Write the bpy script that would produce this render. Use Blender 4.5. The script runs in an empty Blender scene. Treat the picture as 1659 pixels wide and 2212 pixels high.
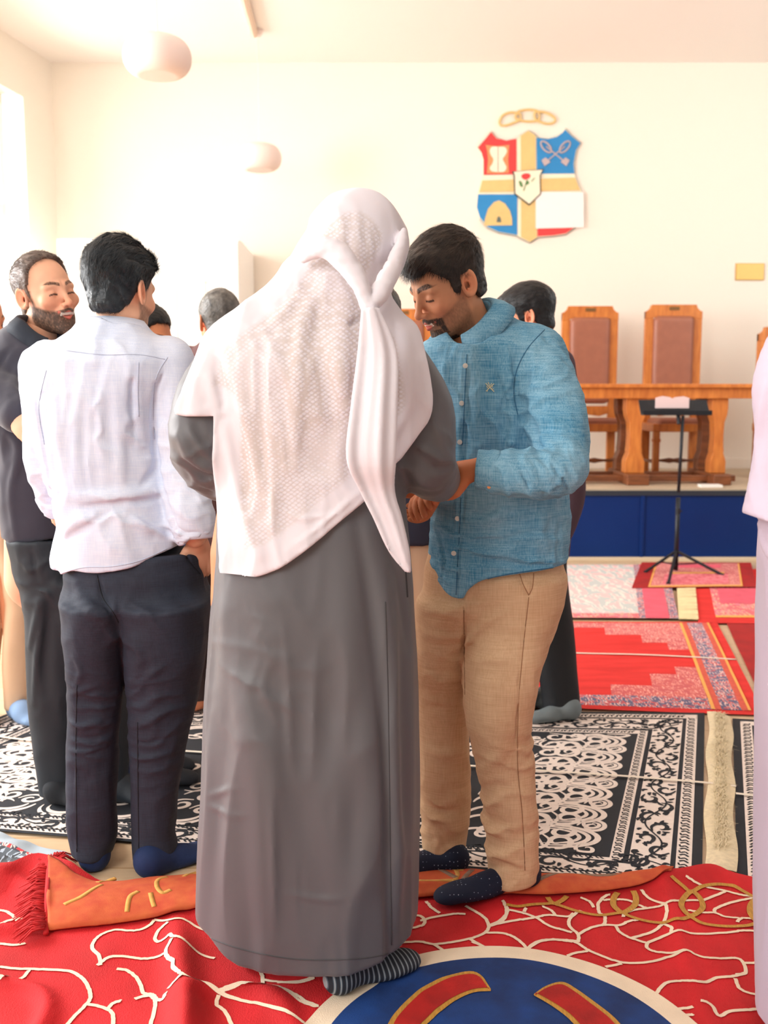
import bpy, math, random
import numpy as np
from mathutils import Vector, Matrix
random.seed(7); rng = np.random.default_rng(7)
C = bpy.context.scene.collection
# ------------------------------------------------------------------ camera
F = 2150.0; PITCH = math.radians(7.05); CAMZ = 1.34
scn = bpy.context.scene
cam_d = bpy.data.cameras.new('camera'); cam = bpy.data.objects.new('camera', cam_d); C.objects.link(cam)
cam.location = (0, 0, CAMZ); cam.rotation_euler = (math.radians(90) - PITCH, 0, 0)
cam_d.sensor_fit = 'VERTICAL'; cam_d.sensor_height = 36.0; cam_d.lens = F / 2212 * 36.0
cam_d.dof.use_dof = True; cam_d.dof.focus_distance = 2.45; cam_d.dof.aperture_fstop = 4.0
cam_d.clip_start = 0.05
scn.camera = cam
# ------------------------------------------------------------------ light and exposure
scn.view_settings.view_transform = 'Standard'; scn.view_settings.look = 'None'
scn.view_settings.exposure = 0.46; scn.view_settings.gamma = 1.0
world = bpy.data.worlds.new('daylight'); scn.world = world; world.use_nodes = True
wb = world.node_tree.nodes['Background']; wb.inputs[0].default_value = (1.0, 0.985, 0.97, 1); wb.inputs[1].default_value = 0.28
_nt = world.node_tree; _tc = _nt.nodes.new('ShaderNodeTexCoord'); _sp = _nt.nodes.new('ShaderNodeSeparateXYZ'); _mr = _nt.nodes.new('ShaderNodeMapRange'); _nt.links.new(_tc.outputs['Generated'], _sp.inputs[0]); _nt.links.new(_sp.outputs[0], _mr.inputs[0])
_mr.inputs[1].default_value = -.55; _mr.inputs[2].default_value = -.88; _mr.inputs[3].default_value = .28; _mr.inputs[4].default_value = 1.2; _nt.links.new(_mr.outputs[0], wb.inputs[1])   # brighter sky on the window side
def area(name, loc, target, sx, sy, power, color=(1, 1, 1)):
    l = bpy.data.lights.new(name, 'AREA'); l.shape = 'RECTANGLE'; l.size = sx; l.size_y = sy; l.energy = power; l.color = color
    o = bpy.data.objects.new(name, l); C.objects.link(o); o.location = loc
    o.rotation_euler = (Vector(target) - Vector(loc)).to_track_quat('-Z', 'Y').to_euler(); return o
area('window_daylight', (-5.3, 4.2, 2.6), (0.6, 4.2, 1.0), 2.8, 2.4, 290, (1.0, 0.99, 0.98))
area('far_window_daylight', (-4.9, 8.4, 2.9), (0.0, 9.0, 2.2), 1.8, 2.6, 230, (1.0, 0.99, 0.97))
area('side_fill', (4.9, 6.2, 3.2), (1.5, 9.2, 1.6), 2.5, 2.2, 45, (1.0, 0.985, 0.96))  # added fill from beyond the right side, stands for no known window
area('rear_fill', (-3.0, -1.6, 2.9), (0.5, 3.4, 1.0), 2.0, 2.0, 120, (1.0, 0.97, 0.94))  # added front fill from behind the camera on the left, not a real window
# ------------------------------------------------------------------ picture geometry -> metres
_c, _s = math.cos(PITCH), math.sin(PITCH)
def ray(px, py):
    rx = (px - 829.5) / F; ry = (1106 - py) / F
    return np.array([rx, _c + ry * _s, -_s + ry * _c])
KS = 1.0                                                     # distance factor of the figure being built
def at(px, py, Y):
    Y = Y * KS; d = ray(px, py); t = Y / d[1]; return np.array([d[0] * t, Y, CAMZ + d[2] * t])
def gnd(px, py, z=0.0):
    d = ray(px, py); t = (z - CAMZ) / d[2]; return np.array([d[0] * t, d[1] * t, z])
def lin(c):
    return tuple((x / 255 / 12.92) if x / 255 <= 0.04045 else ((x / 255 + 0.055) / 1.055) ** 2.4 for x in c[:3])
# ------------------------------------------------------------------ materials
def newmat(name):
    m = bpy.data.materials.new(name); m.use_nodes = True
    nt = m.node_tree; b = nt.nodes['Principled BSDF']; return m, nt, b
def N(nt, typ, **kw):
    n = nt.nodes.new(typ)
    for k, v in kw.items(): setattr(n, k, v)
    return n
def mat(name, col, rough=0.6, var=0.0, vscale=8.0, bump=0.0, bscale=200.0, metal=0.0, sheen=0.0, stretch=None, spec=0.5, sss=0.0, attr=None, weave=0.0, wscale=700.0, col2=None, bdist=0.002):
    m, nt, b = newmat(name); L = nt.links
    tc = N(nt, 'ShaderNodeTexCoord'); mp = N(nt, 'ShaderNodeMapping'); L.new(tc.outputs['Object'], mp.inputs[0])
    if stretch: mp.inputs['Scale'].default_value = stretch
    lc = lin(col)
    b.inputs['Roughness'].default_value = rough; b.inputs['Metallic'].default_value = metal
    b.inputs['Specular IOR Level'].default_value = spec
    b.inputs['Sheen Weight'].default_value = sheen
    if sss > 0:
        b.inputs['Subsurface Weight'].default_value = sss; b.inputs['Subsurface Radius'].default_value = (1.0, .35, .2); b.inputs['Subsurface Scale'].default_value = 0.006
    src = None
    if attr:
        a = N(nt, 'ShaderNodeAttribute', attribute_name=attr); src = a.outputs['Color']
    if var > 0:
        n = N(nt, 'ShaderNodeTexNoise'); n.inputs['Scale'].default_value = vscale; n.inputs['Detail'].default_value = 4
        L.new(mp.outputs[0], n.inputs['Vector'])
        mx = N(nt, 'ShaderNodeMix', data_type='RGBA', blend_type='MIX')
        r = N(nt, 'ShaderNodeValToRGB'); r.color_ramp.elements[0].position = 0.3; r.color_ramp.elements[1].position = 0.7
        L.new(n.outputs[0], r.inputs[0]); L.new(r.outputs[0], mx.inputs[0])
        if src is not None:
            hs = N(nt, 'ShaderNodeHueSaturation'); hs.inputs['Value'].default_value = 1 - var; L.new(src, hs.inputs['Color'])
            L.new(src, mx.inputs[6]); L.new(hs.outputs[0], mx.inputs[7])
        else:
            c2 = lin(col2) if col2 else tuple(x * (1 - var) for x in lc)
            mx.inputs[6].default_value = (*lc, 1); mx.inputs[7].default_value = (*c2, 1)
        src = mx.outputs[2]
    if src is not None: L.new(src, b.inputs['Base Color'])
    else: b.inputs['Base Color'].default_value = (*lc, 1)
    h = None
    if bump > 0:
        n = N(nt, 'ShaderNodeTexNoise'); n.inputs['Scale'].default_value = bscale; n.inputs['Detail'].default_value = 3
        L.new(mp.outputs[0], n.inputs['Vector'])
        bp = N(nt, 'ShaderNodeBump'); bp.inputs['Strength'].default_value = bump; bp.inputs['Distance'].default_value = bdist
        L.new(n.outputs[0], bp.inputs['Height']); h = bp
        L.new(bp.outputs[0], b.inputs['Normal'])
    if weave > 0:
        w1 = N(nt, 'ShaderNodeTexWave', bands_direction='Z'); w2 = N(nt, 'ShaderNodeTexWave', bands_direction='X')
        for w in (w1, w2):
            w.inputs['Scale'].default_value = wscale; w.inputs['Distortion'].default_value = 1.2; L.new(tc.outputs['Object'], w.inputs['Vector'])
        ad = N(nt, 'ShaderNodeMath', operation='ADD'); L.new(w1.outputs['Fac'], ad.inputs[0]); L.new(w2.outputs['Fac'], ad.inputs[1])
        bp2 = N(nt, 'ShaderNodeBump'); bp2.inputs['Strength'].default_value = weave; bp2.inputs['Distance'].default_value = 0.001
        L.new(ad.outputs[0], bp2.inputs['Height'])
        if h: L.new(h.outputs[0], bp2.inputs['Normal'])
        L.new(bp2.outputs[0], b.inputs['Normal'])
    return m
# ------------------------------------------------------------------ objects
def link_mesh(name, verts, faces, m, parent=None, smooth=False, mats=None, fmat=None, colors=None):
    me = bpy.data.meshes.new(name)
    verts = np.asarray(verts, dtype=np.float32)
    if isinstance(faces, np.ndarray):
        nf = len(faces); k = faces.shape[1]
        me.vertices.add(len(verts)); me.vertices.foreach_set('co', verts.ravel())
        me.loops.add(nf * k); me.loops.foreach_set('vertex_index', faces.astype(np.int32).ravel())
        me.polygons.add(nf); me.polygons.foreach_set('loop_start', np.arange(0, nf * k, k, dtype=np.int32)); me.polygons.foreach_set('loop_total', np.full(nf, k, dtype=np.int32))
        me.update(calc_edges=True); me.validate()
    else:
        me.from_pydata([tuple(map(float, v)) for v in verts], [], [tuple(map(int, f)) for f in faces]); me.update()
    for mm in (mats or [m]): me.materials.append(mm)
    if fmat is not None: me.polygons.foreach_set('material_index', np.asarray(fmat, dtype=np.int32)[:len(me.polygons)])
    if smooth: me.polygons.foreach_set('use_smooth', np.ones(len(me.polygons), dtype=bool))
    if colors is not None:
        a = me.color_attributes.new('col', 'FLOAT_COLOR', 'POINT')
        a.data.foreach_set('color', np.concatenate([colors, np.ones((len(colors), 1))], 1).astype(np.float32).ravel())
    o = bpy.data.objects.new(name, me); C.objects.link(o)
    if parent is not None:
        o.parent = parent; o.location = -Vector(parent.location) if parent.type == 'EMPTY' else (0, 0, 0)
    return o
def thing(name, label, cat, loc=(0, 0, 0), group=None):
    o = bpy.data.objects.new(name, None); C.objects.link(o); o.location = loc; o.empty_display_size = .1
    o['label'] = label; o['category'] = cat
    if group: o['group'] = group
    return o
def tag(o, label, cat, group=None, kind=None):
    o['label'] = label; o['category'] = cat
    if group: o['group'] = group
    if kind: o['kind'] = kind
    return o
def struct(o): o['kind'] = 'structure'; return o
class MB:
    """collects simple solids in world metres and links them as one mesh"""
    def __init__(s): s.v = []; s.f = []; s.fm = []; s.mi = 0
    def add(s, vs, fs):
        n = len(s.v); s.v += [tuple(map(float, v)) for v in vs]; s.f += [tuple(i + n for i in f) for f in fs]; s.fm += [s.mi] * len(fs)
    def box(s, lo, hi):
        x0, y0, z0 = lo; x1, y1, z1 = hi
        s.add([(x0, y0, z0), (x1, y0, z0), (x1, y1, z0), (x0, y1, z0), (x0, y0, z1), (x1, y0, z1), (x1, y1, z1), (x0, y1, z1)],
              [(0, 3, 2, 1), (4, 5, 6, 7), (0, 1, 5, 4), (1, 2, 6, 5), (2, 3, 7, 6), (3, 0, 4, 7)])
    def tube(s, pts, r, n=10, cap=True):
        pts = [np.array(p, float) for p in pts]; rs = r if hasattr(r, '__len__') else [r] * len(pts); rings = []
        for i, p in enumerate(pts):
            d = pts[min(i + 1, len(pts) - 1)] - pts[max(i - 1, 0)]; d /= np.linalg.norm(d) + 1e-9
            a = np.cross(d, [0, 0, 1.0]);
            if np.linalg.norm(a) < .1: a = np.cross(d, [0, 1.0, 0])
            a /= np.linalg.norm(a); b = np.cross(d, a)
            rings.append([p + rs[i] * (math.cos(t) * a + math.sin(t) * b) for t in np.arange(n) * 2 * math.pi / n])
        vs = [v for rg in rings for v in rg]; fs = []
        for i in range(len(pts) - 1):
            for j in range(n): k = (j + 1) % n; fs.append((i * n + j, i * n + k, (i + 1) * n + k, (i + 1) * n + j))
        if cap: fs += [tuple(range(n))[::-1], tuple((len(pts) - 1) * n + j for j in range(n))]
        s.add(vs, fs)
    def prism(s, poly, y0, y1, ax='y'):
        """outline of (x, z) points between two depths"""
        n = len(poly)
        f = (lambda p, y: (p[0], y, p[1])) if ax == 'y' else (lambda p, y: (y, p[0], p[1])) if ax == 'x' else (lambda p, y: (p[0], p[1], y))
        vs = [f(p, y0) for p in poly] + [f(p, y1) for p in poly]
        s.add(vs, [tuple(range(n)), tuple(range(n, 2 * n))[::-1]] + [(i, n + i, n + (i + 1) % n, (i + 1) % n) for i in range(n)])
    def lathe(s, prof, c, n=24):
        vs = []; fs = []
        for (r, z) in prof:
            for t in np.arange(n) * 2 * math.pi / n: vs.append((c[0] + r * math.cos(t), c[1] + r * math.sin(t), c[2] + z))
        for i in range(len(prof) - 1):
            for j in range(n): k = (j + 1) % n; fs.append((i * n + j, i * n + k, (i + 1) * n + k, (i + 1) * n + j))
        s.add(vs, fs)
    def build(s, name, m, parent=None, bevel=0.0, smooth=False, mats=None):
        o = link_mesh(name, s.v, s.f, m, parent, smooth, mats=mats, fmat=s.fm if mats else None)
        if bevel:
            b = o.modifiers.new('edge', 'BEVEL'); b.width = bevel; b.segments = 2; b.limit_method = 'ANGLE'
        return o
def catmull(pts, n=8, closed=False):
    P = np.array(pts, float); k = len(P)
    if k < 3 and not closed: return np.array([P[0] + (P[-1] - P[0]) * t for t in np.linspace(0, 1, n)])
    out = []; m = k if closed else k - 1
    for i in range(m):
        if closed: a, b, c, d = P[(i - 1) % k], P[i], P[(i + 1) % k], P[(i + 2) % k]
        else: a, b, c, d = P[max(i - 1, 0)], P[i], P[i + 1], P[min(i + 2, k - 1)]
        for t in np.arange(n) / n:
            out.append(.5 * ((2 * b) + (c - a) * t + (2 * a - 5 * b + 4 * c - d) * t * t + (-a + 3 * b - 3 * c + d) * t ** 3))
    if not closed: out.append(P[-1])
    return np.array(out)
# ------------------------------------------------------------------ noise and distance fields
def _h(ix, iy, iz, seed):
    n = (ix.astype(np.int64) * 374761393 + iy.astype(np.int64) * 668265263 + iz.astype(np.int64) * 2147483647 + seed * 1442695041) & 0x7fffffff
    n = ((n ^ (n >> 13)) * 1274126177) & 0x7fffffff
    return ((n ^ (n >> 16)) & 0xffff) / 32767.5 - 1.0
def vnoise(P, seed=0):
    f = np.floor(P); t = P - f; t = t * t * (3 - 2 * t); i = f.astype(np.int64); r = 0
    for dx in (0, 1):
        wx = t[:, 0] if dx else 1 - t[:, 0]
        for dy in (0, 1):
            wy = t[:, 1] if dy else 1 - t[:, 1]
            for dz in (0, 1):
                wz = t[:, 2] if dz else 1 - t[:, 2]
                r = r + wx * wy * wz * _h(i[:, 0] + dx, i[:, 1] + dy, i[:, 2] + dz, seed)
    return r
def folds(P, scale, amp, seed=0, warp=.3):
    """soft cloth folds: scale = cells per metre along x, y, z"""
    Q = P * np.array(scale); Q = Q + warp * np.stack([vnoise(Q * .7 + 11, seed + 1), vnoise(Q * .7 + 23, seed + 2), vnoise(Q * .7 + 37, seed + 3)], 1)
    n = vnoise(Q, seed); n2 = vnoise(Q * 2.1 + 5, seed + 7)
    return amp * (n + .4 * (1 - 2 * np.abs(n2)))
def crinkle(P, scale, amp, seed=0, warp=.5):
    """sharp little ridges as in crumpled linen"""
    Q = P * np.array(scale); Q = Q + warp * np.stack([vnoise(Q * .6 + 3, seed + 1), vnoise(Q * .6 + 17, seed + 2), vnoise(Q * .6 + 29, seed + 3)], 1)
    n = 1 - np.abs(vnoise(Q, seed)) * 2.2; m = 1 - np.abs(vnoise(Q * 1.9 + 7, seed + 5)) * 2.2
    return amp * (n + .4 * m) * (.55 + .45 * vnoise(P * 5 + 1, seed + 9))
def wrinkle(P, d, freq, amp, c, rad, seed=0, warp=1.0):
    """a bunch of sharp folds across direction d around point c"""
    w = np.exp(-(np.linalg.norm((P - np.array(c)) / np.array(rad), axis=1)) ** 2); sel = w > .03; r = np.zeros(len(P))
    if not sel.any(): return r
    q = P[sel]; d = np.array(d, float); d /= np.linalg.norm(d); ph = math.pi * freq * (q @ d) + warp * 1.6 * vnoise(q * 13 + seed, seed) + warp * .6 * vnoise(q * 34 + seed, seed + 1)
    r[sel] = amp * w[sel] * ((1 - np.abs(np.sin(ph))) ** 1.3 * 1.5 - .5) * (.75 + .5 * vnoise(q * 9, seed + 4)); return r
def smin(a, b, k):
    if k <= 0: return np.minimum(a, b)
    h = np.clip(.5 + .5 * (b - a) / k, 0, 1); return b + (a - b) * h - k * h * (1 - h)
def smax(a, b, k): return -smin(-a, -b, k)
def sph(P, c, r): return np.linalg.norm(P - np.array(c), axis=1) - r
def ell(P, c, r, R=None):
    Q = P - np.array(c)
    if R is not None: Q = Q @ R
    r = np.array(r); k0 = np.linalg.norm(Q / r, axis=1); k1 = np.linalg.norm(Q / (r * r), axis=1) + 1e-9
    return k0 * (k0 - 1) / k1
def cap(P, a, b, ra, rb=None):
    rb = ra if rb is None else rb; a = np.array(a, float); b = np.array(b, float); ab = b - a
    t = np.clip(((P - a) @ ab) / (ab @ ab + 1e-12), 0, 1)
    return np.linalg.norm(P - a - t[:, None] * ab, axis=1) - (ra + t * (rb - ra))
def chain(P, pts, rs, n=4):
    X = catmull([list(p) + [r] for p, r in zip(pts, rs)], n); d = None
    for i in range(len(X) - 1):
        e = cap(P, X[i, :3], X[i + 1, :3], X[i, 3], X[i + 1, 3]); d = e if d is None else np.minimum(d, e)
    return d
def creases(P, lines):
    """ridges (+) or grooves (-) in cloth: (points, width, height)"""
    r = np.zeros(len(P))
    P0 = P; r0 = r
    for pts, w, a in lines:
        X = [np.array(q, float) for q in pts]; B_ = np.array(X); sel = ((P0 > B_.min(0) - 2.6 * w) & (P0 < B_.max(0) + 2.6 * w)).all(1)
        if not sel.any(): continue
        P = P0[sel]; L = sum(np.linalg.norm(X[i + 1] - X[i]) for i in range(len(X) - 1)) + 1e-9; s0 = 0
        best = np.full(len(P), 9.); bt = np.zeros(len(P))
        for i in range(len(X) - 1):
            ab = X[i + 1] - X[i]; l = np.linalg.norm(ab); t = np.clip(((P - X[i]) @ ab) / (l * l), 0, 1)
            d = np.linalg.norm(P - X[i] - t[:, None] * ab, axis=1); m = d < best; best[m] = d[m]; bt[m] = (s0 + t[m] * l) / L; s0 += l
        r0[sel] += a * np.exp(-(best / w) ** 2) * np.sin(np.pi * np.clip(bt, .06, .94)) ** .7
    return r0
def prof_col(rows, Yc, k_depth, n=2.3):
    """column through picture rows (py, left px, right px[, depth radius, centre depth]) -> table in metres"""
    T = []
    for r in rows:
        py, l, rr = r[:3]; yc = r[4] if len(r) > 4 else Yc
        a = at(l, py, yc); b = at(rr, py, yc); hw = (b[0] - a[0]) / 2
        T.append((a[2], (a[0] + b[0]) / 2, a[1], hw, r[3] if len(r) > 3 and r[3] else hw * k_depth))
    T.sort(); T = np.array(T); zz = np.linspace(T[0, 0], T[-1, 0], 160)
    S = np.stack([zz] + [np.interp(zz, T[:, 0], T[:, i]) for i in range(1, 5)], 1)
    ker = np.hanning(9); ker /= ker.sum()
    for i in range(1, 5): S[:, i] = np.convolve(np.pad(S[:, i], 4, mode='edge'), ker, 'valid')
    return (S, n)
def column(P, pc, zlo=None, zhi=None, ke=.01, grow=0.0):
    S, n = pc; z = P[:, 2]; g = [np.interp(z, S[:, 0], S[:, i]) for i in range(1, 5)]
    a = np.maximum(g[2] + grow, .01); b = np.maximum(g[3] + grow, .01)
    u = np.abs((P[:, 0] - g[0]) / a); v = np.abs((P[:, 1] - g[1]) / b)
    k = (u ** n + v ** n) ** (1 / n)
    q = np.sqrt((u / a) ** 2 + (v / b) ** 2) + 1e-9
    d = np.where(k > .3, k * (k - 1) / np.maximum(q, 1e-6), -np.minimum(a, b) * .7)
    zl = S[0, 0] if zlo is None else zlo; zh = S[-1, 0] if zhi is None else zhi
    return smax(d, np.maximum(zl - z, z - zh), ke)
def surface_nets(fn, lo, hi, h, iters=1):
    lo = np.array(lo, float); hi = np.array(hi, float); B = 6
    nb = np.ceil((hi - lo) / (h * B)).astype(int); n = nb * B + 1
    cc = np.stack(np.meshgrid(*[(np.arange(k) + .5) * B for k in nb], indexing='ij'), -1).reshape(-1, 3)
    cd = fn(lo + cc * h); rad = h * B * .5 * 1.7321 * 1.35 + .012
    near = np.abs(cd) < rad
    V = np.where(cd > 0, 1., -1.).reshape(nb).repeat(B, 0).repeat(B, 1).repeat(B, 2)
    V = np.pad(V, ((0, 1),) * 3, mode='edge')
    g = np.stack(np.meshgrid(*[np.arange(B + 1)] * 3, indexing='ij'), -1).reshape(-1, 3)
    base = (cc[near] - B / 2).astype(int)
    for i in range(0, len(base), 1200):
        bb = base[i:i + 1200]; idx = (bb[:, None, :] + g[None]).reshape(-1, 3)
        key = (idx[:, 0] * n[1] + idx[:, 1]) * n[2] + idx[:, 2]; key = np.unique(key)
        ii = np.stack([key // (n[1] * n[2]), (key // n[2]) % n[1], key % n[2]], 1)
        V.reshape(-1)[key] = fn(lo + ii * h)
    S = V < 0
    cells = np.zeros(n - 1, bool)
    a = S[:-1, :-1, :-1]; same = np.ones_like(a)
    for dx in (0, 1):
        for dy in (0, 1):
            for dz in (0, 1):
                same &= S[dx:dx + n[0] - 1, dy:dy + n[1] - 1, dz:dz + n[2] - 1] == a
    cells = ~same; ci = np.argwhere(cells); vid = np.full(n - 1, -1); vid[cells] = np.arange(len(ci))
    acc = np.zeros((len(ci), 3)); cnt = np.zeros(len(ci))
    cor = [(dx, dy, dz) for dx in (0, 1) for dy in (0, 1) for dz in (0, 1)]
    for p in cor:
        for ax in range(3):
            if p[ax]: continue
            q = list(p); q[ax] = 1
            va = V[ci[:, 0] + p[0], ci[:, 1] + p[1], ci[:, 2] + p[2]]; vb = V[ci[:, 0] + q[0], ci[:, 1] + q[1], ci[:, 2] + q[2]]
            m = (va < 0) != (vb < 0); t = np.where(m, va / np.where(m, va - vb, 1), 0)
            pt = np.array(p, float)[None] + np.zeros((len(ci), 3)); pt[:, ax] = t
            acc[m] += pt[m]; cnt[m] += 1
    Vt = lo + (ci + acc / cnt[:, None]) * h
    F_ = []
    for ax in range(3):
        b, c = (ax + 1) % 3, (ax + 2) % 3
        sl0 = [slice(None)] * 3; sl1 = [slice(None)] * 3; sl0[ax] = slice(0, n[ax] - 1); sl1[ax] = slice(1, n[ax])
        for sgn in (0, 1):
            A = S[tuple(sl0)]; Bm = S[tuple(sl1)]
            e = np.argwhere((A & ~Bm) if sgn == 0 else (~A & Bm))
            e = e[(e[:, b] > 0) & (e[:, c] > 0) & (e[:, b] < n[b] - 1) & (e[:, c] < n[c] - 1)]
            if not len(e): continue
            def cell(db, dc):
                x = e.copy(); x[:, b] -= db; x[:, c] -= dc; return vid[x[:, 0], x[:, 1], x[:, 2]]
            q = [cell(1, 1), cell(0, 1), cell(0, 0), cell(1, 0)]
            if sgn: q = q[::-1]
            F_.append(np.stack(q, 1))
    Fq = np.concatenate(F_); Fq = Fq[(Fq >= 0).all(1)]
    for _ in range(iters):
        e = h * .5; d = fn(Vt); G = np.stack([fn(Vt + np.eye(3)[k] * e) - fn(Vt - np.eye(3)[k] * e) for k in range(3)], 1) / (2 * e)
        g2 = (G * G).sum(1) + 1e-6; st = np.clip(d / g2, -h * .8, h * .8); Vt = Vt - G * np.clip(st, -h, h)[:, None] * .9
    return Vt, Fq
def sdf_obj(name, fn, lo, hi, h, m, parent=None, post=None, color=None, iters=1):
    V_, F2 = surface_nets(fn, lo, hi, h, iters)
    if post: V_ = post(V_)
    return link_mesh(name, V_, F2, m, parent, True, colors=color(V_) if color else None)
# ================================================================== room
m_wall = mat('wall_paint', (249, 240, 226), .85, bump=.05, bscale=60)
m_ceil = mat('ceiling_paint', (250, 244, 238), .9)
m_white = mat('white_gloss_paint', (250, 249, 244), .45)
BY = 9.75                                                    # depth of the back wall
CEZ = at(900, 135, BY)[2]
lx0 = at(121, 400, BY)[0]
def wallx(Y): return lx0 - 0.172 * (BY - Y)
b = MB(); b.box((lx0 - .1, BY, -.05), (5.2, BY + .15, CEZ + .1)); struct(b.build('wall_back', m_wall))
b = MB(); b.box((-6.2, -3.0, CEZ), (5.6, BY + .15, CEZ + .12)); struct(b.build('ceiling', m_ceil))
# left wall with a tall window opening, thick reveals
W0, W1 = 7.2, 9.22; WZ0, WZ1 = 1.15, at(60, 208, 9.2)[2]; TH = .28
def wl(ya, yb, za, zb, t0=0., t1=TH):
    vs = []
    for z in (za, zb):
        for (y, t) in ((ya, t0), (yb, t0), (yb, t1), (ya, t1)): vs.append((wallx(y) - t, y, z))
    return vs, [(0, 3, 2, 1), (4, 5, 6, 7), (0, 1, 5, 4), (1, 2, 6, 5), (2, 3, 7, 6), (3, 0, 4, 7)]
b = MB()
for (ya, yb, za, zb) in ((W1, BY + .1, -.05, CEZ + .05), (6.7, W0, -.05, CEZ + .05), (W0, W1, WZ1, CEZ + .05), (W0, W1, -.05, WZ0)): b.add(*wl(ya, yb, za, zb))
struct(b.build('wall_left', m_wall))
MZ = at(30, 446, 8.9)[2]
b = MB()
for (ya, yb, za, zb) in ((W1 - .16, W1 - .08, WZ0, WZ1), (W0, W0 + .08, WZ0, WZ1), (W0, W1 - .08, WZ1 - .09, WZ1), (W0, W1 - .08, WZ0, WZ0 + .09), (W0, W1 - .1, MZ - .05, MZ + .05), (8.12, 8.18, WZ0, WZ1)): b.add(*wl(ya, yb, za, zb, .14, .2))
struct(b.build('window_1', m_white, bevel=.006))
m_glass, nt, bs = newmat('window_glass'); bs.inputs['Transmission Weight'].default_value = 1; bs.inputs['Roughness'].default_value = 0; bs.inputs['IOR'].default_value = 1.05
b = MB(); b.add(*wl(W0 + .05, W1 - .1, WZ0 + .05, WZ1 - .05, .165, .169)); struct(b.build('window_2', m_glass))
# floor: pale laminate boards
m_floor, nt, bs = newmat('pale_laminate'); L = nt.links
tc = N(nt, 'ShaderNodeTexCoord'); br = N(nt, 'ShaderNodeTexBrick'); L.new(tc.outputs['Object'], br.inputs['Vector'])
br.inputs['Color1'].default_value = (*lin((226, 200, 166)), 1); br.inputs['Color2'].default_value = (*lin((218, 190, 155)), 1); br.inputs['Mortar'].default_value = (*lin((190, 150, 105)), 1)
br.inputs['Scale'].default_value = 1.0; br.inputs['Brick Width'].default_value = 1.3; br.inputs['Row Height'].default_value = .19; br.inputs['Mortar Size'].default_value = .0025
nz = N(nt, 'ShaderNodeTexNoise'); mp = N(nt, 'ShaderNodeMapping'); mp.inputs['Scale'].default_value = (3, 60, 3); L.new(tc.outputs['Object'], mp.inputs[0]); L.new(mp.outputs[0], nz.inputs['Vector'])
mx = N(nt, 'ShaderNodeMix', data_type='RGBA', blend_type='MULTIPLY'); mx.inputs[0].default_value = .35; L.new(br.outputs[0], mx.inputs[6])
rp = N(nt, 'ShaderNodeValToRGB'); rp.color_ramp.elements[0].color = (.78, .7, .6, 1); rp.color_ramp.elements[0].position = .35; rp.color_ramp.elements[1].position = .65; L.new(nz.outputs[0], rp.inputs[0]); L.new(rp.outputs[0], mx.inputs[7])
L.new(mx.outputs[2], bs.inputs['Base Color']); bs.inputs['Roughness'].default_value = .32
b = MB(); b.box((-6.2, -1.5, -.1), (5.6, BY + .1, 0)); struct(b.build('floor', m_floor))
# stage
SZ = .565; SY = gnd(1440, 1212)[1]
m_stagetop = mat('stage_floor', (206, 188, 160), .5, .15, 3)
m_blue = mat('blue_stage_panel', (4, 46, 112), .5, .1, 2, spec=.25)
m_bluedark = mat('dark_edge_trim', (40, 50, 62), .5)
m_baseb = mat('pale_skirting', (224, 205, 175), .6)
sx0, sx1 = lx0 + .75, 5.2
pn = [sx0, -1.1, at(1388, 1130, SY)[0], at(1388, 1130, SY)[0] + 1.75, sx1]
b = MB(); b.box((sx0, SY + .03, SZ - .035), (sx1, BY, SZ)); struct(b.build('platform_floor', m_stagetop))
b = MB(); b.box((sx0, SY + .005, SZ - .05), (sx1, SY + .04, SZ - .012)); struct(b.build('trim_1', m_bluedark))
for i in range(4):
    b = MB(); b.box((pn[i] + .004, SY + .02, .03), (pn[i + 1] - .004, SY + .06, SZ - .05)); b.box((pn[i] - .012, SY + .008, .03), (pn[i] + .016, SY + .021, SZ - .05))
    struct(b.build('platform_front', m_blue, bevel=.003))
b = MB(); b.box((sx0, SY - .01, 0), (sx1, SY + .05, .03)); struct(b.build('baseboard_front', m_baseb, bevel=.004))
b = MB(); b.box((sx0, BY - .02, SZ), (sx1, BY, SZ + .1)); struct(b.build('baseboard_back', m_wall, bevel=.004))
# white cupboard in the far left corner
cY = 8.75; c0, c1 = at(128, 700, cY)[0], at(519, 700, cY)[0]; cT = at(300, 515, cY)[2]
cu = thing('storage_cupboard', 'tall plain white two-door cupboard in the far left corner of the hall', 'cupboard', (.5 * (c0 + c1), cY + .3, 0))
m_cup = mat('white_cupboard_paint', (254, 253, 249), .4)
b = MB(); b.box((c0, cY + .02, 0), (c1, BY - .02, cT)); b.build('body', m_cup, cu, bevel=.005)
cm = at(384, 700, cY)[0]
for k, (a0, a1) in enumerate(((c0 + .01, cm - .003), (cm + .003, c1 - .01))):
    b = MB(); b.box((a0, cY, .08), (a1, cY + .02, cT - .02)); d = b.build('door', m_cup, cu, bevel=.004)
    hx = at(443, 640, cY)[0] if k else cm - .3
    hz = at(443, 630, cY)[2]
    b = MB(); b.tube([(hx, cY - .03, hz - .09), (hx, cY - .03, hz + .09)], .007); b.tube([(hx, cY - .03, hz - .08), (hx, cY + .002, hz - .08)], .005); b.tube([(hx, cY - .03, hz + .08), (hx, cY + .002, hz + .08)], .005)
    o = b.build('handle', mat('brass_handle', (225, 205, 165), .3, metal=.6), d); o.location = (0, 0, 0)
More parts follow.
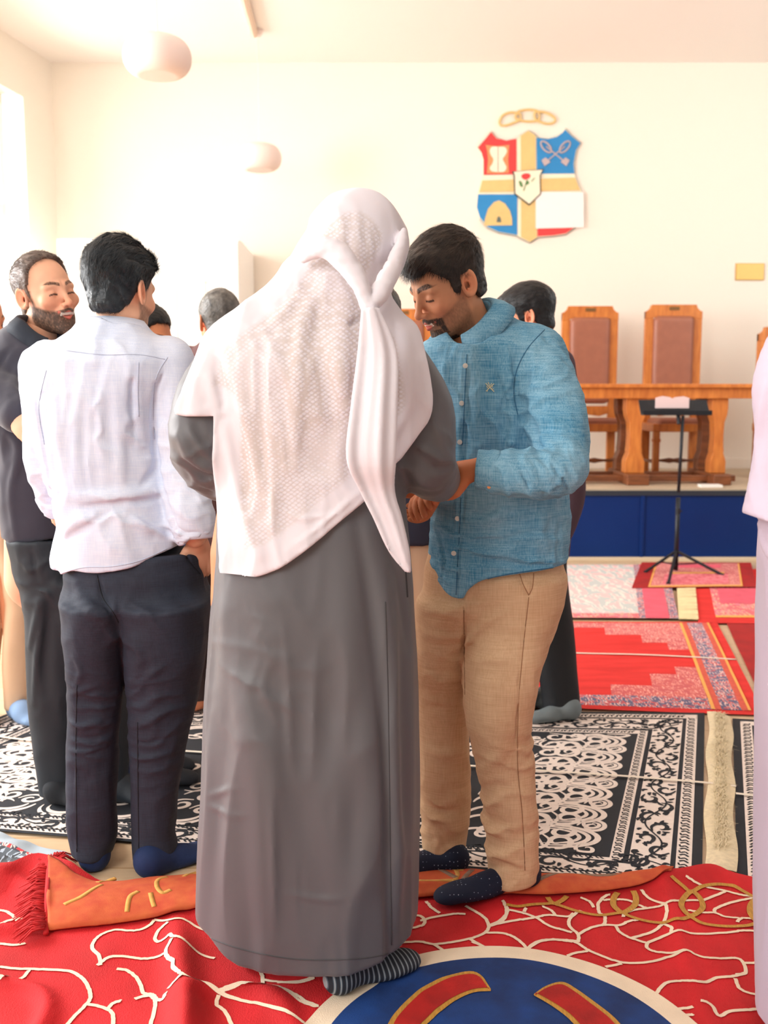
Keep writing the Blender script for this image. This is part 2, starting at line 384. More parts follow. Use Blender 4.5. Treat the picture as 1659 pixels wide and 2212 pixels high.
# pendant lamps
m_shade = mat('paper_lamp_shade', (244, 226, 218), .8, bump=.2, bscale=40, stretch=(1, 1, 12))
m_cord = mat('white_cord', (240, 232, 226), .6)
def lamp(px, py, wpx, hpx, Y, label):
    c = at(px, py, Y); r = wpx / 2 * Y / F; hh = hpx / 2 * Y / F
    t = thing('pendant_lamp', label, 'pendant lamp', tuple(c), 'globe pendant lamps')
    b = MB(); pr = []
    for a in np.linspace(-72, 72, 25): pr.append((r * math.cos(math.radians(a)) ** .5, .84 * hh * math.sin(math.radians(a)) / math.sin(math.radians(72))))
    pr = [(.001, -hh * .86), (pr[0][0] * .55, -hh * .85), (pr[0][0] * .9, -hh * .83)] + pr + [(pr[-1][0] * .9, hh * .78)]
    b.lathe(pr, c, 40); b.build('lamp_shade', m_shade, t, smooth=True)
    b = MB(); b.tube([c + [0, 0, hh * .2], (c[0], c[1], CEZ - .02)], .004); b.build('cord', m_cord, t)
    b = MB(); b.lathe([(.0, .03), (.03, .03), (.035, -.0), (.032, -.06), (.03, -.1), (0, -.12)], c + [0, 0, hh * .3], 16); b.build('bulb', m_white, t, smooth=True)
    b = MB(); b.lathe([(0.001, 0), (.05, 0), (.05, -.02), (.03, -.05), (0.001, -.05)], (c[0], c[1], CEZ), 20); b.build('ceiling_rose', m_shade, t, smooth=True)
lamp(340, 124, 140, 90, 5.9, 'large white paper globe lamp hanging nearest, at the upper left')
lamp(560, 341, 93, 62, 8.9, 'smaller, farther white globe lamp hanging in front of the back wall')
p0 = at(549, 66, 8.9); p1 = at(512, -10, 7.55)
b = MB(); b.box((0, 0, 0), (0, 0, 0)); b = MB(); b.tube([(p0[0], p0[1], CEZ - .03), (p1[0] + .02, 6.6, CEZ - .03)], .035, 8)
tag(b.build('ceiling_conduit', mat('beige_conduit', (232, 208, 186), .6)), 'beige conduit running along the ceiling towards the pendant lamps', 'conduit')
# ---------------------------------------------------------------- emblem on the wall
EY = BY - .03
def ez(X, Yy):  # crop coordinates of the emblem -> (x, z)
    p = at(1000 + X / 5.53, 200 + Y_(Yy), EY); return (p[0], p[2])
def Y_(y): return y / 5.53
m_gold = mat('emblem_gold', (236, 200, 132), .45, .06, 20)
m_red = mat('emblem_red', (236, 66, 66), .5); m_bl = mat('emblem_blue', (44, 140, 204), .5, .05, 15)
m_cream = mat('emblem_cream', (250, 240, 214), .6); m_dk = mat('emblem_outline', (70, 72, 60), .6); m_sil = mat('emblem_silver', (196, 176, 176), .4); m_green = mat('emblem_green', (96, 140, 84), .6); m_grey = mat('emblem_door', (96, 110, 104), .6)
ec = ez(790, 1000)
em = thing('wall_emblem', 'red, blue and gold heraldic shield with three chain links on the back wall', 'emblem', (ec[0], BY, ec[1]))
def epoly(name, pts, m, d, par=em, n=0, th=.006, closed=True):
    P = catmull(pts, n, True) if n else pts
    b = MB(); b.prism([ez(x, y) for x, y in P], BY - d - th, BY - d); o = b.build(name, m, par)
    if par is not em: o.location = (0, 0, 0)
    return o
out = [(335, 455), (400, 540), (520, 575), (640, 545), (700, 500), (785, 447), (850, 490), (900, 540), (1010, 552), (1120, 525), (1190, 470), (1225, 425), (1300, 510), (1415, 603), (1360, 690), (1332, 850), (1340, 980), (1385, 1110), (1420, 1175), (1440, 1300), (1425, 1450), (1390, 1570), (1320, 1625), (1230, 1690), (1080, 1712), (900, 1725), (800, 1790), (690, 1735), (640, 1705), (430, 1670), (290, 1610), (200, 1500), (160, 1370), (175, 1220), (215, 1060), (243, 970), (245, 800), (220, 710), (172, 652), (260, 560)]
epoly('shield_board', out, m_cream, .0, th=.022)
epoly('rim', [(x + 6 if x > 790 else x + 3, y - 5 if y < 900 else y + 6) for x, y in out], m_dk, .0, th=.016)
f1 = epoly('red_quarter', [(335, 470), (400, 548), (520, 572), (640, 552), (640, 975), (248, 982), (247, 800), (222, 715), (180, 655), (262, 562)], m_red, .022)
f2 = epoly('blue_quarter', [(880, 540), (1010, 556), (1120, 530), (1190, 480), (1222, 442), (1300, 520), (1405, 605), (1350, 690), (1322, 850), (1332, 965), (885, 968)], m_bl, .022)
f3 = epoly('blue_quarter', [(180, 1215), (650, 1215), (650, 1700), (430, 1662), (300, 1605), (205, 1490), (168, 1370)], m_bl, .022)
f4 = epoly('red_quarter', [(885, 1215), (1425, 1215), (1432, 1300), (1418, 1450), (1385, 1560), (1318, 1618), (1230, 1680), (1080, 1704), (895, 1715)], m_red, .022)
epoly('vertical_bar', [(690, 515), (780, 455), (868, 515), (868, 1300), (885, 1725), (800, 1782), (695, 1725), (695, 1000)], m_gold, .024)
epoly('horizontal_bar', [(232, 1050), (1340, 1015), (1400, 1168), (195, 1190)], m_gold, .026)
cs = epoly('centre_shield', [(585, 945), (780, 930), (965, 915), (925, 985), (930, 1215), (790, 1350), (612, 1215), (605, 990)], m_dk, .032, th=.010)
epoly('centre_field', [(605, 952), (780, 936), (948, 928), (912, 990), (918, 1210), (790, 1332), (624, 1208), (620, 990)], m_cream, .042, cs, th=.004)
epoly('rose', [(695, 1000), (720, 975), (770, 970), (803, 990), (790, 1025), (745, 1045), (710, 1030)], m_red, .046, cs, 5, .004)
epoly('leaf', [(665, 1060), (700, 1075), (712, 1130), (680, 1120)], m_green, .046, cs, 5, .003)
epoly('leaf', [(750, 1110), (790, 1085), (760, 1050), (745, 1090)], m_green, .046, cs, 5, .003)
epoly('stem', [(760, 1045), (768, 1045), (728, 1180), (716, 1175)], m_green, .046, cs, 0, .003)
epoly('stem', [(850, 1020), (858, 1028), (820, 1070), (812, 1062)], m_green, .046, cs, 0, .003)
epoly('hourglass_frame', [(270, 625), (400, 640), (555, 625), (548, 700), (540, 800), (550, 960), (400, 968), (285, 965), (300, 800), (290, 700)], mat('emblem_orange', (250, 150, 100), .5), .028, f1, 0, .004)
epoly('hourglass', [(320, 690), (350, 648), (430, 650), (500, 655), (525, 700), (505, 750), (475, 795), (500, 850), (520, 900), (490, 945), (420, 950), (345, 940), (320, 900), (350, 850), (362, 795), (335, 750)], m_cream, .032, f1, 4, .004)
epoly('hourglass_line', [(415, 650), (421, 650), (421, 948), (415, 948)], m_grey, .036, f1, 0, .002)
epoly('beehive', [(250, 1590), (265, 1500), (300, 1390), (370, 1310), (430, 1288), (500, 1325), (560, 1410), (585, 1500), (588, 1585)], m_gold, .028, f3, 0, .006)
epoly('beehive_door', [(400, 1550), (412, 1490), (432, 1478), (450, 1500), (458, 1550)], m_grey, .034, f3, 0, .003)
for sgn in (1, -1):
    cx = 1105
    K = [(cx - sgn * 110, 645), (cx + sgn * 120, 835)]
    b = MB(); k0 = ez(*K[0]); k1 = ez(*K[1]); b.tube([(k0[0], BY - .034, k0[1]), (k1[0], BY - .034, k1[1])], .006, 8)
    rg = [(cx - sgn * 112 + 62 * math.cos(a) * .8 + sgn * 40 * math.sin(a), 650 + 68 * math.sin(a)) for a in np.linspace(0, 2 * math.pi, 21)]
    rp_ = [ez(*q) for q in rg]; b.tube([(q[0], BY - .034, q[1]) for q in rp_], .008, 8, cap=False)
    b.prism([ez(*q) for q in ((cx + sgn * 60, 830), (cx + sgn * 120, 775), (cx + sgn * 168, 810), (cx + sgn * 130, 880))], BY - .038, BY - .03)
    o = b.build('key', m_sil, f2); o.location = (0, 0, 0)
for pts in ([(440, 340), (480, 270), (560, 235), (640, 240), (690, 265), (680, 320), (600, 360), (520, 388), (455, 385)], [(640, 310), (655, 230), (780, 200), (900, 225), (905, 320), (780, 342)], [(870, 320), (860, 240), (930, 225), (1030, 250), (1105, 310), (1080, 358), (1000, 368), (920, 345)]):
    Q = [ez(*q) for q in catmull(pts, 6, True)]; Q.append(Q[0])
    b = MB(); b.tube([(q[0], BY - .02, q[1]) for q in Q], .011, 8, cap=False); b.build('chain_link', m_gold, em, smooth=True)
pw = [ez(868, 1190), ez(1440, 1190), ez(1445, 1610), ez(868, 1625)]
b = MB(); b.prism(pw, BY - .036, BY - .0335); tag(b.build('paper_sheet', mat('white_paper', (253, 244, 240), .8)), 'blank white paper sheet covering the lower right quarter of the wall shield', 'paper')
pc = [at(*q, EY) for q in ((1591, 568), (1653, 568), (1652, 605), (1590, 605))]
t = thing('wall_plaque', 'small blank brass plaque on the back wall at the right', 'plaque', tuple(pc[0]))
b = MB(); b.prism([(p[0], p[2]) for p in pc], BY - .015, BY - .002); b.build('rim', mat('plaque_rim', (200, 160, 90), .4, metal=.5), t, bevel=.003)
b = MB(); g = .008; b.box((pc[3][0] + g, BY - .019, pc[3][2] + g), (pc[1][0] - g, BY - .014, pc[1][2] - g)); b.build('plate', mat('plaque_brass', (222, 184, 106), .42, .05, 30, metal=.35), t)
# ---------------------------------------------------------------- furniture on the stage
m_oak = mat('oak_varnish', (218, 136, 62), .38, .35, 5, stretch=(6, 6, 1.2), bump=.05, bscale=30, col2=(186, 104, 44))
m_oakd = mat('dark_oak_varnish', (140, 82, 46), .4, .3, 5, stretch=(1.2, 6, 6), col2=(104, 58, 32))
m_leather = mat('brown_leather', (166, 104, 80), .42, .12, 14, bump=.15, bscale=120)
def chair(px0, px1, pytop, Y, label, seat=True, pyseat=905):
    a = at(px0, 800, Y); c = at(px1, 800, Y); x0, x1 = a[0], c[0]; zt = at(px0, pytop, Y)[2]; w = x1 - x0; zs = SZ + .47
    t = thing('throne_chair', label, 'chair', ((x0 + x1) / 2, Y, SZ), 'high-backed wooden chairs behind the long table')
    pw = w * .145; n_ = .045
    for xx in (x0, x1 - pw): b = MB(); b.box((xx, Y, SZ), (xx + pw, Y + .05, zt - .06)); b.build('back_post', m_oak, t, bevel=.006)
    b = MB(); b.prism([(x0, zt - .06), (x0 + .02, zt - .055), (x0 + n_, zt - .03), (x0 + n_ + .01, zt), (x1 - n_ - .01, zt), (x1 - n_, zt - .03), (x1 - .02, zt - .055), (x1, zt - .06), (x1, zt - .13), (x1 - pw * .9, zt - .12), (x1 - pw * 1.5, zt - .105), (x0 + pw * 1.5, zt - .105), (x0 + pw * .9, zt - .12), (x0, zt - .13)], Y - .004, Y + .05)
    cr = b.build('crest_rail', m_oak, t, bevel=.004)
    b = MB(); b.box(((x0 + x1) / 2 - .045, Y - .01, zt - .05), ((x0 + x1) / 2 + .045, Y - .003, zt - .02)); o = b.build('name_plate', mat('dull_brass', (128, 92, 52), .5, metal=.4), cr); o.location = (0, 0, 0)
    z0 = zs + .17; z1 = zt - .1; h = z1 - z0; P = []
    def padfn(P_):
        q = np.abs(P_ - np.array([(x0 + x1) / 2, Y + .005, (z0 + z1) / 2])) - np.array([w / 2 - pw * .95 - .05, .0, h / 2 - .05])
        return np.linalg.norm(np.maximum(q, 0) / np.array([1, .85, 1]), axis=1) - .05 + np.minimum(np.max(q, 1), 0)
    sdf_obj('back_pad', padfn, (x0, Y - .08, z0 - .05), (x1, Y + .09, z1 + .05), .012, m_leather, t, iters=1)
    b = MB(); b.prism([(x0 + pw, z0 - .02), (x0 + pw, z0 - .09), (x0 + w * .3, z0 - .115), (x0 + w * .5, z0 - .1), (x0 + w * .7, z0 - .115), (x1 - pw, z0 - .09), (x1 - pw, z0 - .02)], Y, Y + .04); b.build('lower_rail', m_oak, t, bevel=.003)
    D = .46
    b = MB(); b.box((x0 - .02, Y - D, zs - .07), (x1 + .02, Y + .02, zs)); b.build('seat_frame', m_oak, t, bevel=.008)
    def sfn(P_):
        q = np.abs(P_ - np.array([(x0 + x1) / 2, Y - D / 2, zs])) - np.array([w / 2 - .07, D / 2 - .07, .0])
        return np.linalg.norm(np.maximum(q, 0), axis=1) - .045 + np.minimum(np.max(q, 1), 0)
    sdf_obj('seat_pad', sfn, (x0 - .05, Y - D - .05, zs - .07), (x1 + .05, Y + .06, zs + .07), .014, m_leather, t)
    for xx in (x0 - .01, x1 - .045): b = MB(); b.box((xx, Y - D + .01, SZ), (xx + .055, Y - D + .065, zs - .07)); b.box((xx - .006, Y - D + .004, zs - .16), (xx + .061, Y - D + .071, zs - .13)); b.build('front_leg', m_oak, t, bevel=.006)
    zr = SZ + .13
    for xx in (x0 + .01, x1 - .03): b = MB(); b.tube([(xx, Y - D + .04, zr), (xx, Y + .03, zr)], .012, 8); b.build('stretcher', m_oakd, t)
    b = MB(); xs = np.linspace(x0 + .01, x1 - .02, 13); b.tube([(x, Y - .16, zr) for x in xs], [.012, .012, .016, .012, .018, .026, .018, .026, .018, .012, .016, .012, .012], 10); b.build('stretcher', m_oakd, t, smooth=True)
chair(1212, 1333, 661, 9.2, 'high-backed oak chair with brown leather pad, directly right of the man in blue')
chair(1391, 1513, 658, 9.2, 'high-backed oak chair with brown leather pad, right behind the music stand')
chair(812, 932, 667, 9.2, 'high-backed oak chair glimpsed between the white scarf and the bowed bearded face')
# lower chair cut off at the right edge
chair(1636, 1760, 706, 9.0, 'lower oak chair cut off by the right edge, behind the lilac sleeve')
# table
tbY = 8.05; tx0 = at(1085, 840, tbY)[0]; tx1 = at(1668, 840, tbY)[0]; tz1 = at(1450, 829, tbY)[2]; tz0 = at(1450, 838, tbY)[2]; ta0 = at(1450, 861, tbY)[2]
tb = thing('trestle_table', 'long heavy oak table on baluster legs standing in front of the tall chairs', 'table', ((tx0 + tx1) / 2, tbY + .35, SZ))
b = MB(); b.box((tx0, tbY, tz0), (tx1, tbY + .62, tz1)); b.build('tabletop', m_oak, tb, bevel=.006)
b = MB(); b.box((tx0 + .05, tbY + .04, ta0), (tx1 - .03, tbY + .58, tz0)); b.build('apron', m_oakd if False else m_oak, tb, bevel=.004)
for (pl, pr) in ((1343, 1387), (1525, 1560), (1165, 1205)):
    xa, xb = at(pl, 950, tbY + .2)[0], at(pr, 950, tbY + .2)[0]; xc = (xa + xb) / 2; r = (xb - xa) / 2; zz0 = SZ + .09; Hh = ta0 - zz0
    for dy in (.08, .40):
        b = MB(); pf = [(1.0, 1.0), (1.0, .86), (.92, .78), (.62, .68), (.56, .5), (.6, .36), (.66, .3), (.62, .27), (.78, .22), (.95, .16), (.95, .0)]
        vs = []; fs = []
        for s_, zf in pf: vs += [(xc - r * s_, tbY + dy, zz0 + Hh * zf), (xc + r * s_, tbY + dy, zz0 + Hh * zf), (xc + r * s_, tbY + dy + .13, zz0 + Hh * zf), (xc - r * s_, tbY + dy + .13, zz0 + Hh * zf)]
        for i in range(len(pf) - 1):
            for j in range(4): fs.append((i * 4 + j, (i + 1) * 4 + j, (i + 1) * 4 + (j + 1) % 4, i * 4 + (j + 1) % 4))
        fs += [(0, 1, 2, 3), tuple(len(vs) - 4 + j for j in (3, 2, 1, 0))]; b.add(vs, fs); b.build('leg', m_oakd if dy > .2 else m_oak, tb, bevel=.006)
    b = MB(); b.box((xc - r * 1.1, tbY - .05, SZ), (xc + r * 1.1, tbY + .64, SZ + .09)); b.build('foot', m_oakd, tb, bevel=.012)
b = MB(); b.box((at(1195, 1000, tbY)[0], tbY + .1, SZ + .02), (at(1600, 1000, tbY)[0], tbY + .17, SZ + .07)); b.box((at(1195, 1000, tbY)[0], tbY + .46, SZ + .02), (at(1600, 1000, tbY)[0], tbY + .53, SZ + .07)); b.build('floor_rail', m_oakd, tb, bevel=.006)
b = MB(); b.box((at(1500, 1000, tbY)[0], tbY - .2, SZ + .001), (at(1545, 1000, tbY)[0], tbY - .1, SZ + .02)); o = b.build('paper_booklet', m_white); tag(o, 'thin white booklet lying on the stage beside the foot of the table', 'booklet')
# music stand
mY = 7.15; hub = at(1461, 1190, mY); m_blk = mat('black_metal', (34, 38, 44), .45, metal=.3)
ms = thing('music_stand', 'black metal music stand on spread tripod legs in front of the blue stage panels', 'music stand', (hub[0], mY, 0))
top = at(1467, 898, mY); hx = hub[0]
b = MB(); b.tube([(hx, mY, .03), (hx, mY, at(1461, 1075, mY)[2])], .017); b.tube([(hx, mY, .6), (hx + .012, mY, top[2])], .012); b.build('pole', m_blk, ms, smooth=True)
b = MB(); kz = at(1461, 1104, mY)[2]; b.tube([(hx, mY, kz - .02), (hx, mY, kz + .02)], .018); b.tube([(hx, mY, kz), (hx + .03, mY, kz)], .007); b.build('clamp_knob', m_blk, ms)
hz = hub[2]
for (fx, fy) in ((1392, 1238), (1563, 1245), (1443, 1264)):
    g = gnd(fx, fy, .015); b = MB(); b.tube([(hx, mY, hz), (g[0], g[1], .02)], .011, 8); b.tube([(hx, mY, hz - .1), ((hx + g[0]) / 2, (mY + g[1]) / 2, (hz + .02) / 2)], .005, 6)
    l = b.build('leg', m_blk, ms)
    b = MB(); b.tube([(g[0] - (g[0] - hx) * .06, g[1] - (g[1] - mY) * .06, .024), (g[0], g[1], .018)], .015, 8); o = b.build('rubber_foot', m_blk, l); o.location = (0, 0, 0)
q = [at(1388, 866, mY)[0], at(1538, 866, mY)[0]]; zl = at(1450, 897, mY)[2]; zh = at(1450, 864, mY)[2]
b = MB(); b.prism([(mY - .02, zl), (mY - .02, zl + .035), (mY - .012, zl + .035), (mY - .012, zl + .008), (mY + .03, zl + .008), (mY + .12, zh), (mY + .128, zh), (mY + .04, zl)], q[0], q[1], 'x'); b.build('desk', m_blk, ms, bevel=.002)
b = MB(); b.tube([(top[0], mY, top[2] - .06), (top[0], mY + .03, top[2] + .02)], .014); b.build('tilt_joint', m_blk, ms)
b = MB(); x0, x1 = at(1418, 860, mY)[0], at(1491, 860, mY)[0]; xm = .5 * (x0 + x1); zz = zl + .015
zh += .006; zz = zl + .05
b.prism([(x0, zh + .01), (x0 + .05, zh + .022), (xm - .02, zh + .014), (xm, zh + .004), (xm + .02, zh + .014), (x1 - .04, zh + .02), (x1, zh + .008), (x1, zz), (x0, zz)], mY + .02, mY + .026)
tag(b.build('open_booklet', mat('pink_paper', (236, 214, 214), .8)), 'open pale booklet resting on the black music stand', 'booklet')
# orange basket and stuff at the far left edge
g = gnd(-12, 1292); o_ = thing('orange_bag', 'orange bag on the floor at the left edge, behind the man in beige trousers', 'bag', tuple(g))
m_org = mat('orange_cloth', (240, 158, 84), .7, .2, 12)
b_ = sdf_obj('bag_body', lambda P: ell(P, g + [0, .1, .12], (.14, .12, .15)) + folds(P, (9, 9, 14), .012, 3), g + [-.25, -.1, 0], g + [.25, .35, .35], .016, m_org, o_)
b = MB(); b.tube([g + [-.08, .1, .24], g + [-.04, .1, .36], g + [.04, .1, .36], g + [.08, .1, .24]], .012, 8); b.build('handle', m_blk, o_, smooth=True)
# ================================================================== rugs
def lerp(a, b, t): return a + (b - a) * t
class Rug:
    """collects coloured strips that follow the same cloth height; layers sit a fraction of a millimetre apart"""
    def __init__(s, hfun, mats): s.h = hfun; s.mats = mats; s.v = []; s.f = []; s.fm = []; s.n = 0
    def grid(s, XY, nu, nv, mi, lay):
        XY = XY.reshape(-1, 2); z = s.h(XY[:, 0], XY[:, 1]) + .0011 * lay
        s.v.append(np.column_stack([XY, z])); i = np.arange(nu * nv).reshape(nu, nv)
        q = np.stack([i[:-1, :-1], i[1:, :-1], i[1:, 1:], i[:-1, 1:]], -1).reshape(-1, 4) + s.n
        a = XY.reshape(nu, nv, 2); e1 = a[min(1, nu - 1), 0] - a[0, 0]; e2 = a[0, min(1, nv - 1)] - a[0, 0]
        mid = (nu // 2, nv // 2)
        cr = 0
        for (p, r) in ((nu // 2 - 1 if nu > 2 else 0, nv // 2 - 1 if nv > 2 else 0),): 
            e1 = a[p + 1, r] - a[p, r]; e2 = a[p, r + 1] - a[p, r]; cr = e1[0] * e2[1] - e1[1] * e2[0]
        if cr < 0: q = q[:, ::-1]
        s.f.append(q); s.fm.append(np.full(len(q), mi)); s.n += nu * nv
    def strip(s, A, B, mi, lay=1, nv=2):
        t = np.linspace(0, 1, nv)[None, :, None]; s.grid(A[:, None, :] * (1 - t) + B[:, None, :] * t, len(A), nv, mi, lay)
    def line(s, pts, w, mi, lay=2, taper=False, closed=False, n=7, smooth=True, jit=0.0):
        P = catmull(pts, n, closed) if smooth else np.array(pts, float)
        if closed and smooth: P = np.vstack([P, P[:1]])
        if jit: P = P + rng.normal(0, jit, P.shape)
        d = np.gradient(P, axis=0); d /= np.linalg.norm(d, axis=1)[:, None] + 1e-9; nn = np.column_stack([-d[:, 1], d[:, 0]])
        k = np.ones(len(P)) * w / 2
        if taper: t = np.linspace(0, 1, len(P)); k = w / 2 * np.clip(np.sin(np.pi * (t * .86 + .1)) * 1.1, .12, 1)
        s.strip(P + nn * k[:, None], P - nn * k[:, None], mi, lay)
    def build(s, name, parent=None):
        o = link_mesh(name, np.concatenate(s.v), np.concatenate(s.f), None, parent, True, mats=s.mats, fmat=np.concatenate(s.fm)); return o
def vn2(x, y, sx, sy, seed): return vnoise(np.stack([x * sx, y * sy, x * 0 + seed * 3.7], 1), seed)
def pile(name, col, var=.25, vs=16, col2=None, rough=.85): return mat(name, col, rough, var, vs, bump=.35, bscale=420, col2=col2, bdist=.004)
# ---- large red carpet in front
m_r1 = pile('red_pile', (226, 30, 40), .0, 5, (178, 14, 18)); 
m_r1 = mat('red_pile_mottled', (222, 28, 38), .8, .5, 6, bump=.4, bscale=380, col2=(176, 14, 16), stretch=(1, .5, 1), bdist=.004)  # two red pile tones mixed by stretched noise
m_cr = pile('cream_pile', (246, 226, 198), .1); m_goldp = mat('gold_thread', (206, 152, 62), .7, .35, 260, stretch=(1, .2, 1), bump=.3, bscale=300)
m_blp = mat('blue_pile', (10, 62, 132), .8, .5, 9, bump=.4, bscale=380, col2=(6, 36, 84)); m_redin = mat('dark_red_pile', (190, 26, 22), .8, .4, 14, bump=.4, bscale=380)
C3 = lambda p: gnd(p[0] / 2.37, 1700 + p[1] / 2.37)[:2]
C4 = lambda p: gnd(600 + p[0] / 2.37, 1750 + p[1] / 2.37)[:2]
C6 = lambda p: gnd(1000 + p[0] / 2.517, 1850 + p[1] / 2.517)[:2]
C5 = lambda p: gnd(950 + p[0] / 2.34, 1500 + p[1] / 2.34)[:2]
edgeL = [gnd(x, y)[:2] for x, y in ((-900, 1880), (-200, 1900), (0, 1905), (60, 1885), (110, 1882), (250, 1915), (430, 1903), (600, 1900), (760, 1893), (910, 1887), (1010, 1898), (1160, 1903), (1300, 1904), (1454, 1903), (1540, 1893), (1659, 1912), (2300, 1925))]
edge1 = catmull(edgeL, 8)
def efar(x): return np.interp(x, edge1[:, 0], edge1[:, 1])
med_c = None
op = np.array([gnd(x, y)[:2] for x, y in ((1000, 2060), (1091, 2058), (1167, 2068), (1238, 2084), (1318, 2104), (1377, 2132), (1429, 2168), (1477, 2210), (900, 2077), (700, 2175))])
A_ = np.column_stack([2 * op, np.ones(len(op))]); sol = np.linalg.lstsq(A_, (op ** 2).sum(1), rcond=None)[0]; MC = sol[:2]; MR = math.sqrt(sol[2] + MC @ MC)
def h1(x, y):
    w = np.clip(1 - np.hypot(x - MC[0], y - MC[1]) / MR * .8, 0, 1) ** .5
    big = .007 * vn2(x, y, 3.2, 4.5, 1) + .004 * vn2(x, y, 9, 12, 2)
    left = np.clip((.3 - x) * 1.6, 0, 1)
    rid = np.abs(vn2(x + .3 * y, y, 3.5, 5, 4)); wr = .022 * np.exp(-(rid / .12) ** 2) * left
    ex = np.exp(-((x - gnd(370, 2040)[0] - .25 * (2.35 - y)) / .035) ** 2) * .03 * np.clip((2.45 - y) * 4, 0, 1)
    rr = np.exp(-((x - gnd(1480, 2050)[0] - .12 * (y - 2.3)) / .02) ** 2) * .008
    d = efar(x) - y; lift = .028 * np.exp(-(d / .06) ** 2) * np.clip((x - .62) * 6, 0, 1) * np.clip((1.1 - x) * 5, 0, 1) + .03 * np.exp(-(d / .07) ** 2) * np.clip((-.78 - x) * 12, 0, 1)
    return .012 + (big + wr + ex + rr) * (1 - w * .9) + lift
r = Rug(h1, [m_r1, m_cr, m_blp, m_redin, m_goldp])
xs = np.linspace(-2.3, 2.3, 360); A = np.column_stack([xs, efar(xs)]); B = np.column_stack([xs, xs * 0 + 1.2]); r.strip(A, B, 0, 0, 130)
V3 = [[(0,655),(40,665),(80,695),(115,740)],[(0,725),(50,705),(120,695)],[(0,822),(80,830),(130,822)],[(0,945),(80,955),(200,960),(350,972),(420,1010),(455,1060),(462,1110),(430,1150),(370,1210),(330,1260)],[(0,1042),(60,1025),(120,1000),(148,965)],[(440,1135),(520,1150),(575,1180),(580,1250)],[(550,1160),(580,1130),(620,1118)],[(600,965),(660,975),(710,1020),(735,1080),(780,1090),(800,1115)],[(690,1110),(730,1098),(770,1095),(790,1110),(830,1125),(850,1100)],[(860,1085),(910,1065),(935,1045)],[(515,950),(510,910),(475,870),(480,830),(520,790),(590,765),(660,770),(720,765),(770,740),(790,715)],[(500,950),(560,915),(640,905),(740,912),(840,900)],[(790,715),(860,730),(940,728),(1010,750),(1100,770)],[(860,740),(815,770),(795,810),(810,830),(850,820),(870,810),(885,830),(940,855),(1010,885),(1100,900)],[(880,840),(850,890),(860,930),(885,960),(890,1000),(940,1050),(1020,1075),(1120,1100),(1250,1130),(1340,1150),(1480,1213),(1560,1250)],[(1120,1100),(1220,1080),(1340,1065),(1420,1070),(1480,1095),(1540,1130),(1620,1150)],[(1340,1060),(1345,1010),(1330,960)],[(1350,1015),(1440,1030),(1530,1030),(1610,1015)],[(1120,1110),(1110,1150),(1150,1180),(1190,1260)],[(790,1100),(795,1150),(770,1250)],[(-300,700),(-150,640),(0,655)],[(-300,1000),(-150,960),(0,945)],[(-250,860),(-100,800),(0,822)]]
V4 = [[(0,950),(80,975),(150,1010),(210,1030)],[(0,915),(90,915),(180,900)],[(760,495),(790,530),(830,555)],[(600,560),(720,565),(750,590),(745,610),(715,620),(600,640)],[(600,700),(720,695),(800,710),(900,700),(1000,680),(1060,655),(1080,625),(1065,590),(1030,560),(960,520)],[(800,710),(850,745)],[(980,685),(1070,735)],[(1080,625),(1150,600),(1170,560),(1165,530),(1150,500)],[(1060,655),(1150,660),(1210,680),(1260,720),(1275,745)],[(1275,745),(1330,705),(1400,690),(1480,690),(1540,695)],[(730,590),(800,575),(900,560),(960,560)]]
V6 = [[(140,405),(200,385),(240,345),(235,310)],[(150,405),(250,390),(350,375),(400,365),(470,350),(570,355),(600,335)],[(240,330),(320,345),(400,370),(470,410),(530,425),(590,440)],[(430,305),(480,325),(500,350)],[(330,340),(345,320)],[(350,535),(400,495),(480,480),(560,485),(620,495),(680,535),(770,575),(870,605),(1000,600),(1120,565),(1210,545)],[(565,570),(620,550),(680,542)],[(775,630),(860,612)],[(50,490),(130,530)],[(640,320),(620,330),(580,370),(580,410),(625,450),(625,490)],[(625,450),(700,415),(770,400),(850,400),(900,375),(950,365)],[(640,250),(690,270),(710,300)],[(740,330),(735,280),(770,240),(800,230)],[(760,260),(830,255),(900,260),(970,290),(1000,300)],[(740,330),(770,350),(770,390),(750,405)],[(970,210),(1010,250),(1100,290)],[(870,350),(880,330),(930,310),(1010,300),(1100,290),(1180,270),(1300,265)],[(1100,290),(1108,330),(1090,380),(1030,430),(920,465)],[(830,400),(850,435),(910,465),(1000,490)],[(1000,490),(1060,465),(1150,440),(1300,445),(1450,440),(1540,430),(1700,445)],[(1080,385),(1130,415),(1130,445)],[(1000,490),(1000,515),(1040,535),(1130,545),(1210,547),(1300,575),(1400,585),(1480,580),(1520,600),(1535,660),(1480,670)],[(1520,605),(1600,600),(1700,575)],[(1050,780),(1100,725),(1190,712),(1290,730),(1380,690),(1470,680),(1530,660)],[(1480,690),(1500,740),(1560,770),(1700,785)],[(1150,865),(1250,855)],[(1290,830),(1350,850),(1390,905),(1450,880),(1560,870),(1700,850)],[(1190,900),(1250,895)],[(1210,165),(1300,195),(1420,215),(1500,235),(1580,245)],[(1290,270),(1400,230),(1430,215)],[(1370,330),(1370,310),(1420,285),(1500,265),(1580,250),(1700,205)],[(1220,320),(1300,330),(1370,330),(1420,350),(1500,360)],[(1490,385),(1520,360),(1620,370)]]
for cf, VV in ((C3, V3), (C4, V4), (C6, V6)):
    for v in VV: r.line([cf(p) for p in v], .0088, 1, 2, jit=.0005)
